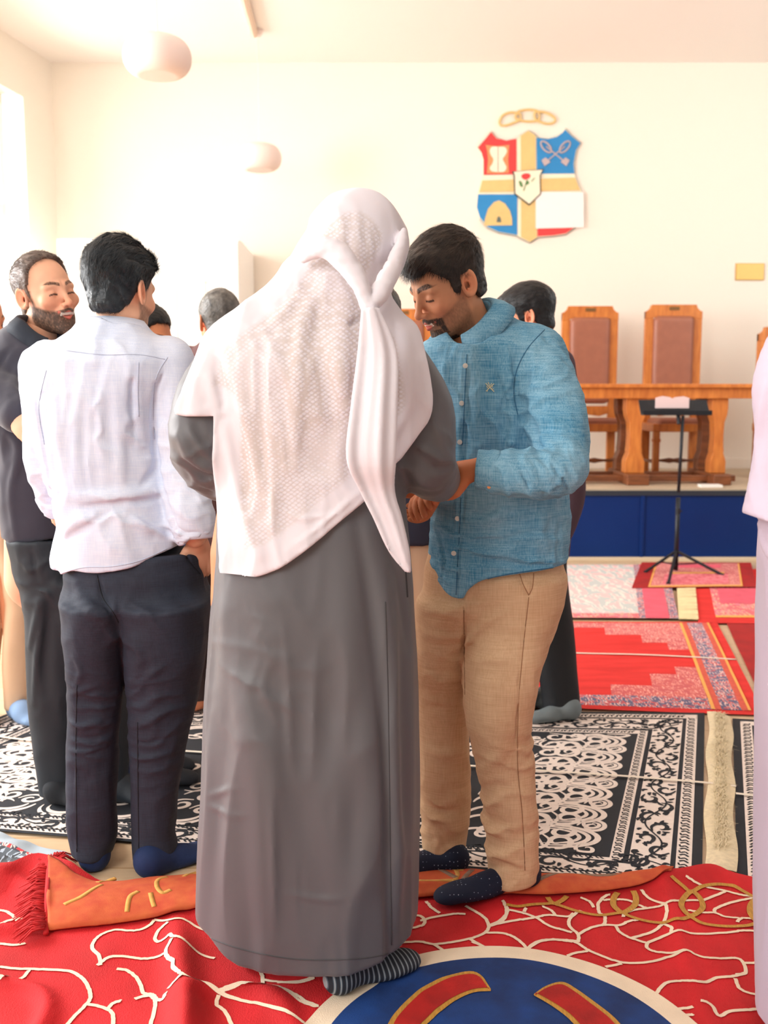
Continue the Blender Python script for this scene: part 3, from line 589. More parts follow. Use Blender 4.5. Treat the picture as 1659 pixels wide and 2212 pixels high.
G6 = [([(235,305),(300,315),(380,300),(450,292),(500,290),(620,325),(740,345),(860,328),(900,345),(980,370),(1080,385),(1180,375),(1235,358),(1290,385),(1350,400),(1450,410),(1550,405),(1620,385),(1720,400)], .012, 0), ([(460,255),(480,280),(520,295)], .014, 0), ([(565,245),(540,268),(505,288)], .014, 0), ([(865,330),(820,290),(820,250),(840,222)], .016, 0), ([(870,330),(930,290),(940,250),(925,215)], .016, 0), ([(1240,350),(1190,310),(1195,265),(1242,225),(1290,260),(1300,310)], .015, 1), ([(1130,170),(1190,200),(1240,225),(1300,200),(1380,188),(1460,195),(1530,225),(1600,250),(1720,235)], .012, 0), ([(1610,385),(1565,340),(1565,290),(1605,255),(1659,275),(1670,340)], .016, 1)]
for v, w, cl in G6: r.line([C6(p) for p in v], w, 4, 3, closed=bool(cl))
th = np.linspace(0, 2 * math.pi, 161); cs_ = np.column_stack([np.cos(th), np.sin(th)])
inner = gnd(1088, 2084)[:2]; RI = np.linalg.norm(inner - MC)
r.strip(MC + cs_ * MR, MC + cs_ * RI, 1, 4, 5); r.strip(MC + cs_ * RI, MC + cs_ * .01, 2, 4, 24)
def cshape(outer, innr):
    O = np.array([c for c in catmull([gnd(*p)[:2] for p in outer], 8)]); I = catmull([gnd(*p)[:2] for p in innr], 8)
    n = 40
    def rs(X):
        d = np.r_[0, np.cumsum(np.linalg.norm(np.diff(X, axis=0), axis=1))]; t = np.linspace(0, d[-1], n); return np.column_stack([np.interp(t, d, X[:, i]) for i in (0, 1)])
    O = rs(O); I = rs(I); r.strip(O, I, 4, 6, 5)
    nn = (I - O) / np.linalg.norm(I - O, axis=1)[:, None]; g = .012
    O2 = (O + nn * g)[1:-1]; I2 = (I - nn * g)[1:-1]; r.strip(O2, I2, 3, 7, 5)
cshape([(835, 2235), (852, 2205), (895, 2162), (950, 2130), (1006, 2114), (1036, 2120), (1060, 2152)], [(915, 2235), (940, 2213), (980, 2180), (1022, 2160), (1060, 2157)])
cshape([(1153, 2164), (1180, 2146), (1215, 2137), (1246, 2153), (1286, 2183), (1322, 2211), (1345, 2235)], [(1153, 2167), (1187, 2187), (1222, 2212), (1245, 2235)])
carpet = thing('red_carpet', 'large red carpet with cream vein lines and a blue medallion, spread across the foreground', 'rug', (0, 2, 0))
r.build('carpet_pile', carpet)
# folded back edge showing the orange backing
m_back = mat('orange_backing', (206, 100, 52), .85, .35, 22, bump=.3, bscale=500, col2=(190, 70, 40)); m_bkl = mat('backing_thread', (216, 160, 80), .85, .2, 60); m_bkg = mat('grey_thread', (150, 120, 100), .85, .3, 90)
def flap(top, bot, lines, grey):
    T = catmull([gnd(*p)[:2] for p in top], 10); Bq = catmull([gnd(*p)[:2] for p in bot], 10)
    def rs(X, n=90):
        d = np.r_[0, np.cumsum(np.linalg.norm(np.diff(X, axis=0), axis=1))]; t = np.linspace(0, d[-1], n); return np.column_stack([np.interp(t, d, X[:, i]) for i in (0, 1)])
    T = rs(T); Bq = rs(Bq)
    def hh(x, y):
        yb = np.interp(x, Bq[:, 0], Bq[:, 1]); yt = np.interp(x, T[:, 0], T[:, 1]); v = np.clip((y - yb) / np.maximum(yt - yb, .01), 0, 1)
        return h1(x, np.minimum(y, efar(x) - .01)) + .010 + .020 * np.sin(np.pi * v) ** .6 * np.clip((yt - yb) * 10, 0, 1) + .008 * vn2(x, y, 5, 9, 9) * np.sin(np.pi * v) + .002 * np.abs(vn2(x, y, 30, 40, 8))
    q = Rug(hh, [m_back, m_bkl, m_bkg]); q.strip(T, Bq, 0, 0, 24)
    for l in lines: q.line([gnd(*p)[:2] for p in l], .012, 1, 1)
    for l in grey: q.line([gnd(*p)[:2] for p in l], .014, 2, 1)
    o = q.build('folded_edge', carpet); o['label'] = 'orange woven underside folded over'
    s = o.modifiers.new('thick', 'SOLIDIFY'); s.thickness = .006; s.offset = -1
    return hh
hf = flap([(106, 1886), (128, 1896), (170, 1916), (250, 1922), (340, 1912), (430, 1906), (560, 1905), (700, 1903)], [(104, 2027), (180, 2022), (260, 2012), (330, 2002), (430, 1986), (560, 1975), (700, 1968)], [[(140, 1992), (180, 1975), (210, 1950), (222, 1942)], [(212, 1934), (230, 1922), (250, 1914)], [(275, 2000), (282, 1975), (300, 1962)], [(326, 1965), (330, 1980), (334, 1990)], [(362, 1920), (342, 1930), (340, 1950), (352, 1964), (370, 1958)], [(398, 1920), (410, 1908), (425, 1902)]], [])
flap([(700, 1893), (800, 1890), (910, 1889), (1010, 1900), (1160, 1905), (1300, 1906), (1454, 1906)], [(700, 1966), (800, 1962), (910, 1954), (1010, 1950), (1100, 1952), (1200, 1949), (1377, 1930), (1448, 1910)], [[(990, 1893), (985, 1910), (988, 1925), (975, 1945)], [(905, 1934), (990, 1936)], [(940, 1900), (1000, 1912)]], [[(925, 1890), (950, 1908), (985, 1930)], [(1000, 1935), (1020, 1912)], [(1164, 1934), (1190, 1918), (1215, 1906), (1245, 1908), (1290, 1914), (1340, 1908)]])
# red fringe at the left end of the fold
b = MB()
for k in range(110):
    v = k / 109; p = lerp(gnd(112, 1880), gnd(96, 2036), v) + rng.normal(0, .002, 3); p[2] = .035
    ln = .075 * (1 - .35 * abs(v - .5)); tip = p + np.array([-ln * rng.uniform(.7, 1.05), -ln * rng.uniform(.15, .7), 0]); tip[2] = .016 + rng.uniform(0, .014)
    mid = (p + tip) / 2 + np.array([0, rng.uniform(-.005, .012), .012]); b.tube([p, mid, tip], [.0022, .0026, .0012], 5)
for k in range(34):
    p = gnd(112 + rng.uniform(-8, 8), 1884) + [0, 0, .03]; tip = p + np.array([rng.uniform(-.06, .07), rng.uniform(.01, .07), -.015]); b.tube([p, (p + tip) / 2 + [0, 0, .02], tip], [.0022, .0024, .001], 5)
pp = [gnd(108, 1884) + [0, 0, .034], gnd(104, 1960) + [0, 0, .045], gnd(100, 2034) + [0, 0, .02]]; b.tube(pp, .007, 6)
o = b.build('fringe', mat('red_yarn', (200, 24, 28), .8, .3, 60), carpet, smooth=True); o['kind'] = 'stuff'
# ---- black and white carpets
m_bk = mat('black_pile', (34, 38, 46), .85, .25, 14, bump=.3, bscale=400); m_wh = mat('white_pile', (240, 226, 216), .85, .08, 60, bump=.3, bscale=400)
def mapq(c):
    c = [np.array(p)[:2] for p in c]
    def M(u, v):
        u = np.asarray(u)[..., None]; v = np.asarray(v)[..., None]
        return (c[0] * (1 - u) + c[1] * u) * (1 - v) + (c[3] * (1 - u) + c[2] * u) * v     # near-left, near-right, far-right, far-left
    return M
def bw_rug(corners, Lu, Lv, seed, field=True, hz=.008):
    """u, v in metres from the right edge / near edge"""
    M0 = mapq(corners); M = lambda P: M0(1 - np.asarray(P)[:, 0] / Lu, np.asarray(P)[:, 1] / Lv)
    r = Rug(lambda x, y: hz + .003 * vn2(x, y, 2.5, 3, seed), [m_bk, m_wh])
    us = np.linspace(0, Lu, 60); r.strip(M(np.column_stack([us, us * 0 + Lv])), M(np.column_stack([us, us * 0])), 0, 0, 30)
    rr = random.Random(seed)
    def rect(a, b_, c, d, mi, lay):
        n = max(2, int(abs(b_ - a) / .05)); m_ = np.linspace(a, b_, n); r.strip(M(np.column_stack([m_, m_ * 0 + d])), M(np.column_stack([m_, m_ * 0 + c])), mi, lay, max(2, int(abs(d - c) / .05)))
    def frame(o, w, mi, lay):
        rect(o, Lu - o, o * VR, (o + w) * VR, mi, lay); rect(o, Lu - o, Lv - (o + w), Lv - o, mi, lay)
        rect(o, o + w, o * VR, Lv - o, mi, lay); rect(Lu - o - w, Lu - o, o * VR, Lv - o, mi, lay)
    VR = .5
    def along(o, side, L0, L1):
        """point maker along a border: s along, t inwards from the outer edge"""
        if side == 'r': return lambda s_, t: (o + t, s_)
        if side == 'l': return lambda s_, t: (Lu - o - t, s_)
        if side == 'n': return lambda s_, t: (s_, o * VR + t * 1.0)
        return lambda s_, t: (s_, Lv - o - t)
    sides = [('r', .02, Lv - .05), ('n', .05, Lu - .05), ('f', .05, Lu - .05), ('l', .05, Lv - .05)]
    def cable(o, w, mi, lay):
        for sd, a, b_ in sides:
            f = along(o, sd, a, b_); s_ = a + (o if sd in 'nf' else 0); e = b_ - (o if sd in 'nf' else 0); st = w * 1.0
            while s_ < e - st:
                P = [f(s_, w * .15), f(s_ + st * .35, w * .5), f(s_ + st * .2, w * .85)]; Q = [f(s_ + st * .45, w * .2), f(s_ + st * .75, w * .45), f(s_ + st * .62, w * .8), f(s_ + st * .95, w * .9)]
                r.line(M(P), w * .17, mi, lay, n=3); r.line(M(Q), w * .15, mi, lay, n=3); s_ += st
    def vine(o, w, mi, lay, dark):
        for sd, a, b_ in sides:
            f = along(o, sd, a, b_); per = w * 1.25; s_ = a + (o * .6 if sd in 'nf' else 0); e = b_ - (o if sd in 'nf' else 0)
            n = int((e - s_) / per)
            r.line(M([f(s_ + per * t / 4, w * (.5 + .26 * math.sin(t * math.pi / 4))) for t in range(int(n * 4) + 1)]), w * .05, mi, lay, n=4)
            for k in range(n * 2):
                c0 = s_ + per * (k + .5) / 2 * 1.0; sg = 1 if k % 2 else -1; cx, ct = c0, w * (.5 + .2 * sg)
                sp = [f(cx + w * .34 * (1 - q / 9) * math.cos(q * .85 + k), ct + w * .30 * (1 - q / 9) * math.sin(q * .85 + k) * sg) for q in range(8)]
                r.line(M(sp), w * .12, mi, lay, True, n=4)
                for q in range(7):
                    ang = q * .9 + rr.random(); l = w * rr.uniform(.14, .24); bx = cx + w * .3 * math.cos(ang); bt = min(max(w * .5 + w * .34 * math.sin(ang), w * .08), w * .92)
                    ex_, et = bx + l * math.cos(ang + .6), min(max(bt + l * math.sin(ang + .6), w * .02), w * .98)
                    mx_ = (bx + ex_) / 2 + l * .25 * math.sin(ang), min(max((bt + et) / 2 + l * .2, w * .02), w * .98)
                    r.line(M([f(bx, bt), f(*mx_), f(ex_, et)]), w * .10, mi, lay, True, n=3)
    frame(.03, .045, 1, 1); cable(.034, .037, 0, 2)
    frame(.09, .118, 1, 1); vine(.092, .114, 0, 2, True)
    frame(.225, .038, 1, 1); cable(.229, .03, 0, 2)
    # field scrolls
    fr = .275; u1 = Lu - fr
    def scroll(cu, cv, R, a0, turns, sg, w, sq=1.0):
        P = []; n = int(8 * turns)
        for q in range(n + 1):
            t = q / n; rad = R * (1 - .82 * t); a = a0 + sg * t * turns * 2 * math.pi; P.append((cu + rad * math.cos(a), cv + rad * math.sin(a) * sq))
        P = [p for p in P if fr < p[0] < u1 and .15 < p[1] < Lv - fr]
        if len(P) > 2: r.line(M(P), w, 1, 1, True, n=4)
    def arc(cu, cv, R, a0, a1, w, sq=1.0):
        P = [(cu + R * math.cos(a), cv + R * sq * math.sin(a)) for a in np.linspace(a0, a1, 9)]; P = [p for p in P if fr < p[0] < u1 and .15 < p[1] < Lv - fr]
        if len(P) > 2: r.line(M(P), w, 1, 1, True, n=3)
    if field:
        vlo, vhi = .16, Lv - fr; nvb = 6; st = (vhi - vlo) / nvb
        for k in range(nvb):
            cv = vlo + st * (k + .5)
            for (mir, base) in ((1, fr), (-1, u1)):
                U = lambda d: base + mir * d
                for q in range(3): arc(U(.20), cv, .165 - q * .028, (math.pi / 2) if mir > 0 else -math.pi / 2, (3 * math.pi / 2) if mir > 0 else math.pi / 2, .019 - q * .003, st * .42 / .15)
                for sg in (1, -1):
                    scroll(U(.15), cv + sg * st * .2, .055, 0, 1.4, sg, .018); scroll(U(.23), cv + sg * st * .28, .06, 2, 1.5, -sg, .018); scroll(U(.31), cv + sg * st * .25, .05, 1, 1.3, sg, .016); scroll(U(.38), cv + sg * st * .1, .035, 3, 1.2, sg, .014)
                    arc(U(.30), cv, .10, 1.2 * sg, 2.8 * sg, .016); arc(U(.40), cv + sg * st * .3, .07, 0, 2.4, .014)
                arc(U(.27), cv + st * .5, .07, 0, 5, .014); scroll(U(.06), cv + st * .5, .05, 0, 1.4, 1, .015); scroll(U(.06), cv - st * .42, .04, 2, 1.2, -1, .013)
        # far and near rows of scrolls
        for (vb, sg) in ((vhi, -1), (vlo - .02, 1)):
            k = u1 - fr - .8; n = int(k / .2)
            for q in range(n):
                cu = fr + .45 + (q + .5) * k / n
                for m_ in range(2): arc(cu, vb + sg * .09, .085 - m_ * .025, 0 if sg < 0 else math.pi, math.pi if sg < 0 else 2 * math.pi, .017)
                scroll(cu - .04, vb + sg * .13, .045, 0, 1.4, sg, .015); scroll(cu + .05, vb + sg * .16, .05, 2, 1.4, -sg, .016); scroll(cu, vb + sg * .24, .05, 1, 1.3, sg, .015); arc(cu, vb + sg * .22, .09, .3, 2.8, .013)
        cu, cv = Lu / 2, (vlo + vhi) / 2
        for q in range(4): arc(cu, cv, .3 - .05 * q, 0, 2 * math.pi, .016, .7)
        for q in range(14): a = q * 2 * math.pi / 14; scroll(cu + .36 * math.cos(a), cv + .24 * math.sin(a), .05, a, 1.4, 1 if q % 2 else -1, .014)
    return r, M
nr, fr_ = gnd(1516, 1925), gnd(1522, 1544); fl = gnd(62, 1527); nl = np.array([-2.05, 3.08, 0])
def Rgb(c, *a, **k): return bw_rug(c, *a, **k)
nl2 = np.array([-1.98, 3.02, 0])
rb, Mb = bw_rug([nl2, nr, fr_, fl], 2.95, 1.42, 5)
bw = thing('black_white_carpet', 'large black carpet with white arabesque scrolls, under the standing men', 'rug', (0, 3.3, 0), 'black and white arabesque carpets')
rb.build('carpet_pile', bw)
# cream fringe strip at the right end
m_fr = mat('cream_yarn', (240, 224, 188), .85, .2, 80, bump=.3, bscale=300)
b = MB(); fq = [gnd(1520, 1893), gnd(1591, 1893), gnd(1580, 1555), gnd(1530, 1543)]
n = 30
for i in range(n):
    for j in range(1): pass
vs = []; fs = []
for i in range(41):
    t = i / 40; a = lerp(fq[0], fq[3], t); c = lerp(fq[1], fq[2], t); wob = .006 * math.sin(t * 17)
    for j in range(7): p = lerp(a, c, j / 6); vs.append((p[0] + wob, p[1], .013 + .008 * math.sin(math.pi * j / 6)))
for i in range(40):
    for j in range(6): fs.append((i * 7 + j, i * 7 + j + 1, (i + 1) * 7 + j + 1, (i + 1) * 7 + j))
b.add(vs, fs)
for k in range(1500):
    t = rng.uniform(.09, .99); s_ = rng.uniform(.3, .72); p = lerp(lerp(fq[0], fq[3], t), lerp(fq[1], fq[2], t), s_); p[2] = .022
    d = np.array([rng.normal(0, .016), rng.normal(0, .012), 0]); q = p + d; q[2] = .02 + rng.uniform(0, .010); m_ = (p + q) / 2; m_[2] = .028 + rng.uniform(0, .005)
    w = np.array([-d[1], d[0], 0]); w = w / (np.linalg.norm(w) + 1e-6) * .0011
    b.add([p - w, p + w, m_ + w, m_ - w, q + w * .3, q - w * .3], [(0, 1, 2, 3), (3, 2, 4, 5)])
o = b.build('fringe', m_fr, bw, smooth=True); o['kind'] = 'stuff'
rb2, Mb2 = bw_rug([gnd(1593, 1940), gnd(2450, 1990), gnd(2150, 1590), gnd(1582, 1556)], 1.0, 1.40, 9, False)
tt = thing('black_white_carpet', 'second black and white carpet, right of the cream fringe, cut off by the right edge', 'rug', (1.6, 3.3, 0), 'black and white arabesque carpets')
# this one shows its left border: mirror order so the border starts at the cream fringe
rb2.build('carpet_pile', tt)
# white tape lines
m_tape = mat('cream_tape', (244, 232, 214), .6)
def tape(pts, w, z, label):
    P = catmull([gnd(*p)[:2] for p in pts], 10); r = Rug(lambda x, y: z + x * 0, [m_tape]); r.line(P, w, 0, 0, smooth=False); o = r.build('floor_tape'); s = o.modifiers.new('t', 'SOLIDIFY'); s.thickness = .0006
    tag(o, label, 'floor tape', 'cream prayer row tapes')
tape([(-60, 1588), (50, 1606), (244, 1617), (438, 1634), (800, 1650), (1164, 1674), (1345, 1686), (1518, 1700), (1590, 1708)], .015, .0172, 'long cream tape crossing the black carpet behind the men')
tape([(1589, 1724), (1659, 1731), (1900, 1750)], .015, .0172, 'short cream tape piece on the carpet at the far right edge')
tape([(1000, 1408), (1243, 1417), (1400, 1421), (1590, 1431)], .018, .0165, 'cream tape crossing the red rug at the right')
# ---- the rugs further back
def speck(name, base, c1, c2, scale, thr=.5, mort=None, ratio=1.0, dist=3.):
    m, nt, bs = newmat(name); L = nt.links; tc = N(nt, 'ShaderNodeTexCoord'); mp = N(nt, 'ShaderNodeMapping'); mp.inputs['Scale'].default_value = (1, ratio, 1); L.new(tc.outputs['Object'], mp.inputs[0])
    v = N(nt, 'ShaderNodeTexVoronoi'); v.inputs['Scale'].default_value = scale; L.new(mp.outputs[0], v.inputs['Vector'])
    r = N(nt, 'ShaderNodeValToRGB'); cr = r.color_ramp; cr.interpolation = 'CONSTANT'; cr.elements[0].color = (*lin(base), 1); cr.elements[1].position = thr; cr.elements[1].color = (*lin(c1), 1); e = cr.elements.new(min(thr + .22, .98)); e.color = (*lin(c2), 1)
    w = N(nt, 'ShaderNodeTexWave'); w.inputs['Scale'].default_value = scale * .35; w.inputs['Distortion'].default_value = dist * 2.5; w.inputs['Detail'].default_value = 2; L.new(mp.outputs[0], w.inputs['Vector'])
    sp = N(nt, 'ShaderNodeSeparateColor'); L.new(v.outputs['Color'], sp.inputs[0]); ad = N(nt, 'ShaderNodeMath', operation='ADD'); L.new(sp.outputs[0], ad.inputs[0]); mu = N(nt, 'ShaderNodeMath', operation='MULTIPLY_ADD'); mu.inputs[1].default_value = .5; mu.inputs[2].default_value = -.25; L.new(w.outputs['Fac'], mu.inputs[0]); L.new(mu.outputs[0], ad.inputs[1])
    L.new(ad.outputs[0], r.inputs[0]); L.new(r.outputs[0], bs.inputs['Base Color']); bs.inputs['Roughness'].default_value = .85; bs.inputs['Sheen Weight'].default_value = .25; return m
m_rr = mat('bright_red_pile', (206, 24, 16), .85, .45, 7, bump=.3, bscale=300, col2=(228, 44, 38), stretch=(.6, 2.2, 1)); m_rd = mat('deep_red_pile', (176, 16, 14), .85, .3, 9)
m_sp1 = speck('floral_border', (190, 40, 50), (232, 190, 180), (60, 50, 100), 55, .35); m_sp2 = speck('pale_floral', (236, 176, 172), (226, 214, 200), (184, 186, 180), 15, .36, ratio=.8); m_sp3 = speck('red_floral', (196, 26, 24), (236, 150, 130), (206, 60, 40), 48, .45)
m_yl = mat('yellow_thread', (238, 170, 84), .8); m_pk = mat('pink_pile', (238, 96, 116), .85, .2, 12); m_or = mat('coral_border', (222, 92, 72), .85, .2, 50)
m_sp4 = speck('pink_floral', (214, 44, 60), (240, 170, 120), (230, 90, 110), 30, .5); m_pkm = mat('pink_mid', (250, 150, 156), .85, .4, 30, col2=(206, 70, 90)); m_crm = mat('cream_fringe_cloth', (240, 220, 168), .85, .15, 40)
def flat_rug(name, label, corners, mats, parts, z, amp=.003, seed=1, kind='rug', th=.004):
    """corners: near-left, near-right, far-right, far-left picture points; parts: (u0, u1, v0, v1, material, layer)"""
    M = mapq([gnd(*p) for p in corners]); r = Rug(lambda x, y: z + amp * vn2(x, y, 4, 5, seed), mats)
    for (u0, u1, v0, v1, mi, lay) in parts:
        n = 24; u = np.linspace(u0, u1, n); r.strip(M(u, u * 0 + v1), M(u, u * 0 + v0), mi, lay, 12)
    o = r.build(name); tag(o, label, kind, 'prayer rugs laid out by the stage'); return r, M, o
# red rug with the floral border
flat_rug('prayer_rug', 'bright red rug with a floral blue and yellow border, behind the black carpet', [(850, 1522), (1652, 1549), (1548, 1347), (940, 1345)], [m_rr, m_sp1, m_yl, m_sp3, m_or, m_rd],
         [(0, 1, 0, 1, 0, 0), (0, .95, .03, .12, 1, 1), (0, .95, .90, .98, 3, 1), (.865, .875, .03, .98, 2, 3), (.875, .892, .03, .98, 4, 2), (.892, .945, .03, .98, 1, 2), (.945, .962, .03, .98, 4, 2), (.962, .97, .03, .98, 2, 3), (.60, .865, .80, .90, 3, 1), (.72, .865, .70, .80, 3, 1), (.60, .865, .12, .22, 3, 1), (.72, .865, .22, .34, 3, 1), (.80, .865, .34, .42, 3, 1), (.80, .865, .62, .70, 3, 1)], .0105, seed=3)
flat_rug('prayer_rug', 'dark red rug strip right beside the floral bordered red rug, by the lilac robe', [(1662, 1549), (1900, 1549), (1800, 1330), (1560, 1330)], [m_rd, m_pk, m_rr], [(0, 1, 0, 1, 0, 0), (.3, 1, 0, 1, 2, 1)], .0075, seed=4)
flat_rug('prayer_rug', 'pale pink and cream patterned rug right of the black-trousered man', [(900, 1338), (1466, 1342), (1440, 1224), (960, 1224)], [m_sp2, m_pk, m_sp1, m_sp4], [(0, 1, 0, 1, 0, 0), (.85, 1, 0, 1, 2, 1), (.875, .965, 0, 1, 1, 2), (0, .85, 0, .07, 3, 2)], .0165, seed=5)
rf = MB()
for i in range(26):
    t0 = i / 26; a = lerp(gnd(1466, 1343), gnd(1462, 1272), t0); c = lerp(gnd(1509, 1345), gnd(1502, 1272), t0); d = (gnd(1462, 1272) - gnd(1466, 1343)) / 26 * .8
    rf.add([a + [0, 0, .018], c + [0, 0, .016 + rng.uniform(0, .006)], c + d + [0, 0, .018 + rng.uniform(0, .006)], a + d + [0, 0, .02]], [(0, 1, 2, 3)])
a, c, d, e = gnd(1466, 1343), gnd(1507, 1345), gnd(1500, 1272), gnd(1462, 1272); rf.add([p + [0, 0, .014] for p in (a, c, d, e)], [(0, 1, 2, 3)])
_o = rf.build('fringe', m_crm)
_o.parent = bpy.data.objects['prayer_rug.002']; _o['kind'] = 'stuff'
flat_rug('prayer_rug', 'small red prayer rug with pink centre lying under the music stand', [(1364, 1277), (1634, 1275), (1622, 1221), (1386, 1220)], [m_rd, m_yl, m_pk, m_sp3, m_pkm], [(0, 1, 0, 1, 0, 0), (.13, .88, .04, .95, 3, 1), (.13, .145, .04, .95, 1, 2), (.875, .89, .04, .95, 1, 2), (.13, .89, .02, .07, 1, 2), (.24, .78, .12, .5, 4, 2), (.3, .72, .75, .9, 2, 2), (.28, .75, .5, .56, 1, 3)], .0215, seed=6)
flat_rug('prayer_rug', 'red rug with pink floral field at the right edge, before the small prayer rug', [(1508, 1350), (1800, 1352), (1730, 1232), (1490, 1232)], [m_rr, m_sp4, m_pk, m_yl], [(0, 1, 0, 1, 0, 0), (.14, .9, .08, .62, 1, 1), (.2, .85, .3, .58, 2, 2), (.14, .9, .08, .11, 3, 2)], .012, seed=7)
# crumpled little rug at the left
m_gr = mat('grey_blue_edge', (176, 190, 200), .85, .2, 20); m_sp5 = speck('tribal_red', (206, 50, 56), (240, 205, 195), (60, 62, 74), 42, .45, dist=5.); m_gy = speck('grey_pattern', (90, 100, 110), (180, 195, 210), (50, 54, 60), 40, .4)
M = mapq([gnd(-160, 1945), gnd(12, 1916), gnd(158, 1862), gnd(-90, 1790)])
def hc(x, y): return .02 + .018 * np.abs(vn2(x, y, 7, 8, 12)) + .012 * vn2(x, y, 14, 12, 13)
r = Rug(hc, [m_gr, m_sp5, m_gy, m_r1])
for (u0, u1, v0, v1, mi, lay) in ((0, 1, 0, 1, 0, 0), (0, .99, .02, .80, 1, 1), (.30, .78, .38, .74, 2, 2), (0, .5, .30, .46, 3, 3)):
    u = np.linspace(u0, u1, 60); r.strip(M(u, u * 0 + v1), M(u, u * 0 + v0), mi, lay, 40)
tag(r.build('prayer_rug'), 'small crumpled red and grey prayer rug on the floor at the left edge', 'rug')
# ================================================================== people
def rot(yaw, pitch=0, roll=0):
    """yaw 0 faces away from the camera, 90 faces picture right, 180 faces the camera; columns = right, forward, up"""
    return np.array(Matrix.Rotation(-math.radians(yaw), 3, 'Z') @ Matrix.Rotation(math.radians(pitch), 3, 'X') @ Matrix.Rotation(math.radians(roll), 3, 'Y'))
def hits(fn, pts, y0=1.3, steps=70):
    D = np.array([ray(*p) for p in pts]); O = np.array([0, 0, CAMZ]); t = y0 / D[:, 1]; n = np.linalg.norm(D, axis=1)
    for _ in range(steps): t = t + np.clip(fn(O + D * t[:, None]), -.05, .3) / n * .9
    return O + D * t[:, None]
def poly2d(x, z, poly):
    p = np.array(poly); d = np.full(len(x), 9.); inside = np.zeros(len(x), bool); n = len(p)
    for i in range(n):
        a, b_ = p[i], p[(i + 1) % n]; e = b_ - a; w = np.stack([x - a[0], z - a[1]], 1); t = np.clip(w @ e / (e @ e + 1e-12), 0, 1)
        d = np.minimum(d, np.linalg.norm(w - t[:, None] * e, axis=1))
        c = ((a[1] > z) != (b_[1] > z)) & (x < (b_[0] - a[0]) * (z - a[1]) / (b_[1] - a[1] + 1e-12) + a[0]); inside ^= c
    return np.where(inside, -d, d)
def xz(pts, Y): return [(at(a, b_, Y)[0], at(a, b_, Y)[2]) for a, b_ in pts]
def hem(P, pts, Y):
    q = sorted(xz(catmull(pts, 6) if len(pts) > 2 else pts, Y)); q = np.array(q); return np.interp(P[:, 0], q[:, 0], q[:, 1]) - P[:, 2]
# ---------------------------------------------------------------- head
def head_fn(Q, s):
    A = Q.copy(); A[:, 0] = np.abs(A[:, 0]); sm = s.get('smile', 0)
    d = ell(A, (0, -.012, .040), (.076, .098, .088))
    d = smin(d, ell(A, (0, .034, -.012), (.062, .058, .085)), .03)
    d = smin(d, cap(A, (.044, .004, -.062), (.018, .066, -.106), .022, .018), .03)
    d = smin(d, sph(A, (0, .076, -.110), .019), .02); d = smin(d, ell(A, (0, .032, -.072), (.052, .055, .045)), .02)
    d = smin(d, cap(A, (.010, .087, .024), (.046, .074, .022), .0105, .010), .014)
    d = smax(d, -sph(A, (.033, .106, .003), .020), .012)
    d = smin(d, sph(A, (.032, .0755, .001), .0142), .004)
    d = smax(d, -cap(A, (.018, .0925, -.003), (.046, .083, -.0035 + .003 * sm), .0012), .002)
    d = smin(d, cap(A, (0, .090, .014), (0, .112, -.030), .0072, .0090), .012)
    d = smin(d, sph(A, (0, .1135, -.033), .0098), .008); d = smin(d, ell(A, (.0130, .1015, -.037), (.0068, .010, .0075)), .006)
    d = smax(d, -ell(A, (.0065, .110, -.0455), (.0035, .006, .004)), .003)
    d = smin(d, ell(A, (.042 + .003 * sm, .064 + .004 * sm, -.028 + .006 * sm), (.024, .019, .021)), .02)
    d = smin(d, ell(A, (0, .086, -.060), (.028, .017, .020)), .012)
    if sm: d = smax(d, -cap(A, (.020, .099, -.040), (.036, .086, -.066), .0025), .006)
    cz = -.066 + .009 * sm; w = .022 + .006 * sm
    d = smin(d, cap(A, (0, .1005, -.061), (w, .088, cz), .0046, .002), .003)
    d = smin(d, cap(A, (0, .0985, -.073 - .004 * sm), (w - .002, .087, cz - .003), .0058, .002), .003)
    if sm:
        d = smax(d, -ell(A, (0, .101, -.0665), (w - .002, .016, .0052 * sm + .0015)), .002)
        d = smin(d, ell(A, (0, .0875, -.0645), (w - .003, .0095, .0048)), .001)
    else: d = smax(d, -cap(A, (0, .106, -.0668), (.02, .094, -.0665), .0016), .002)
    # ears
    B = A - np.array([.0775, -.012, -.002]); c, q = math.cos(.22), math.sin(.22)
    y = B[:, 1] * c + B[:, 2] * q; z = -B[:, 1] * q + B[:, 2] * c; x = B[:, 0] + .35 * y
    k = np.sqrt((y / .0165) ** 2 + ((z - .003) / .029) ** 2); rim = np.hypot((k - 1) * .019, x - .004) - .0046
    pl = np.maximum((k - 1) * .016, np.abs(x + .001) - .0026)
    pl = smax(pl, -(np.sqrt(((y - .003) / .0085) ** 2 + ((z + .004) / .013) ** 2 + ((x - .003) / .009) ** 2) - 1) * .006, .0015)
    anti = np.hypot((np.sqrt(((y + .001) / .0095) ** 2 + ((z - .004) / .019) ** 2) - 1) * .011, x - .001) - .0028
    anti = np.maximum(anti, y - .004)
    lobe = np.sqrt(((y - .003) / .008) ** 2 + ((z + .026) / .008) ** 2 + (x / .0045) ** 2) - 1; lobe *= .005
    e = smin(smin(rim, pl, .003), np.minimum(lobe, anti), .003)
    return smin(d, e, .006)
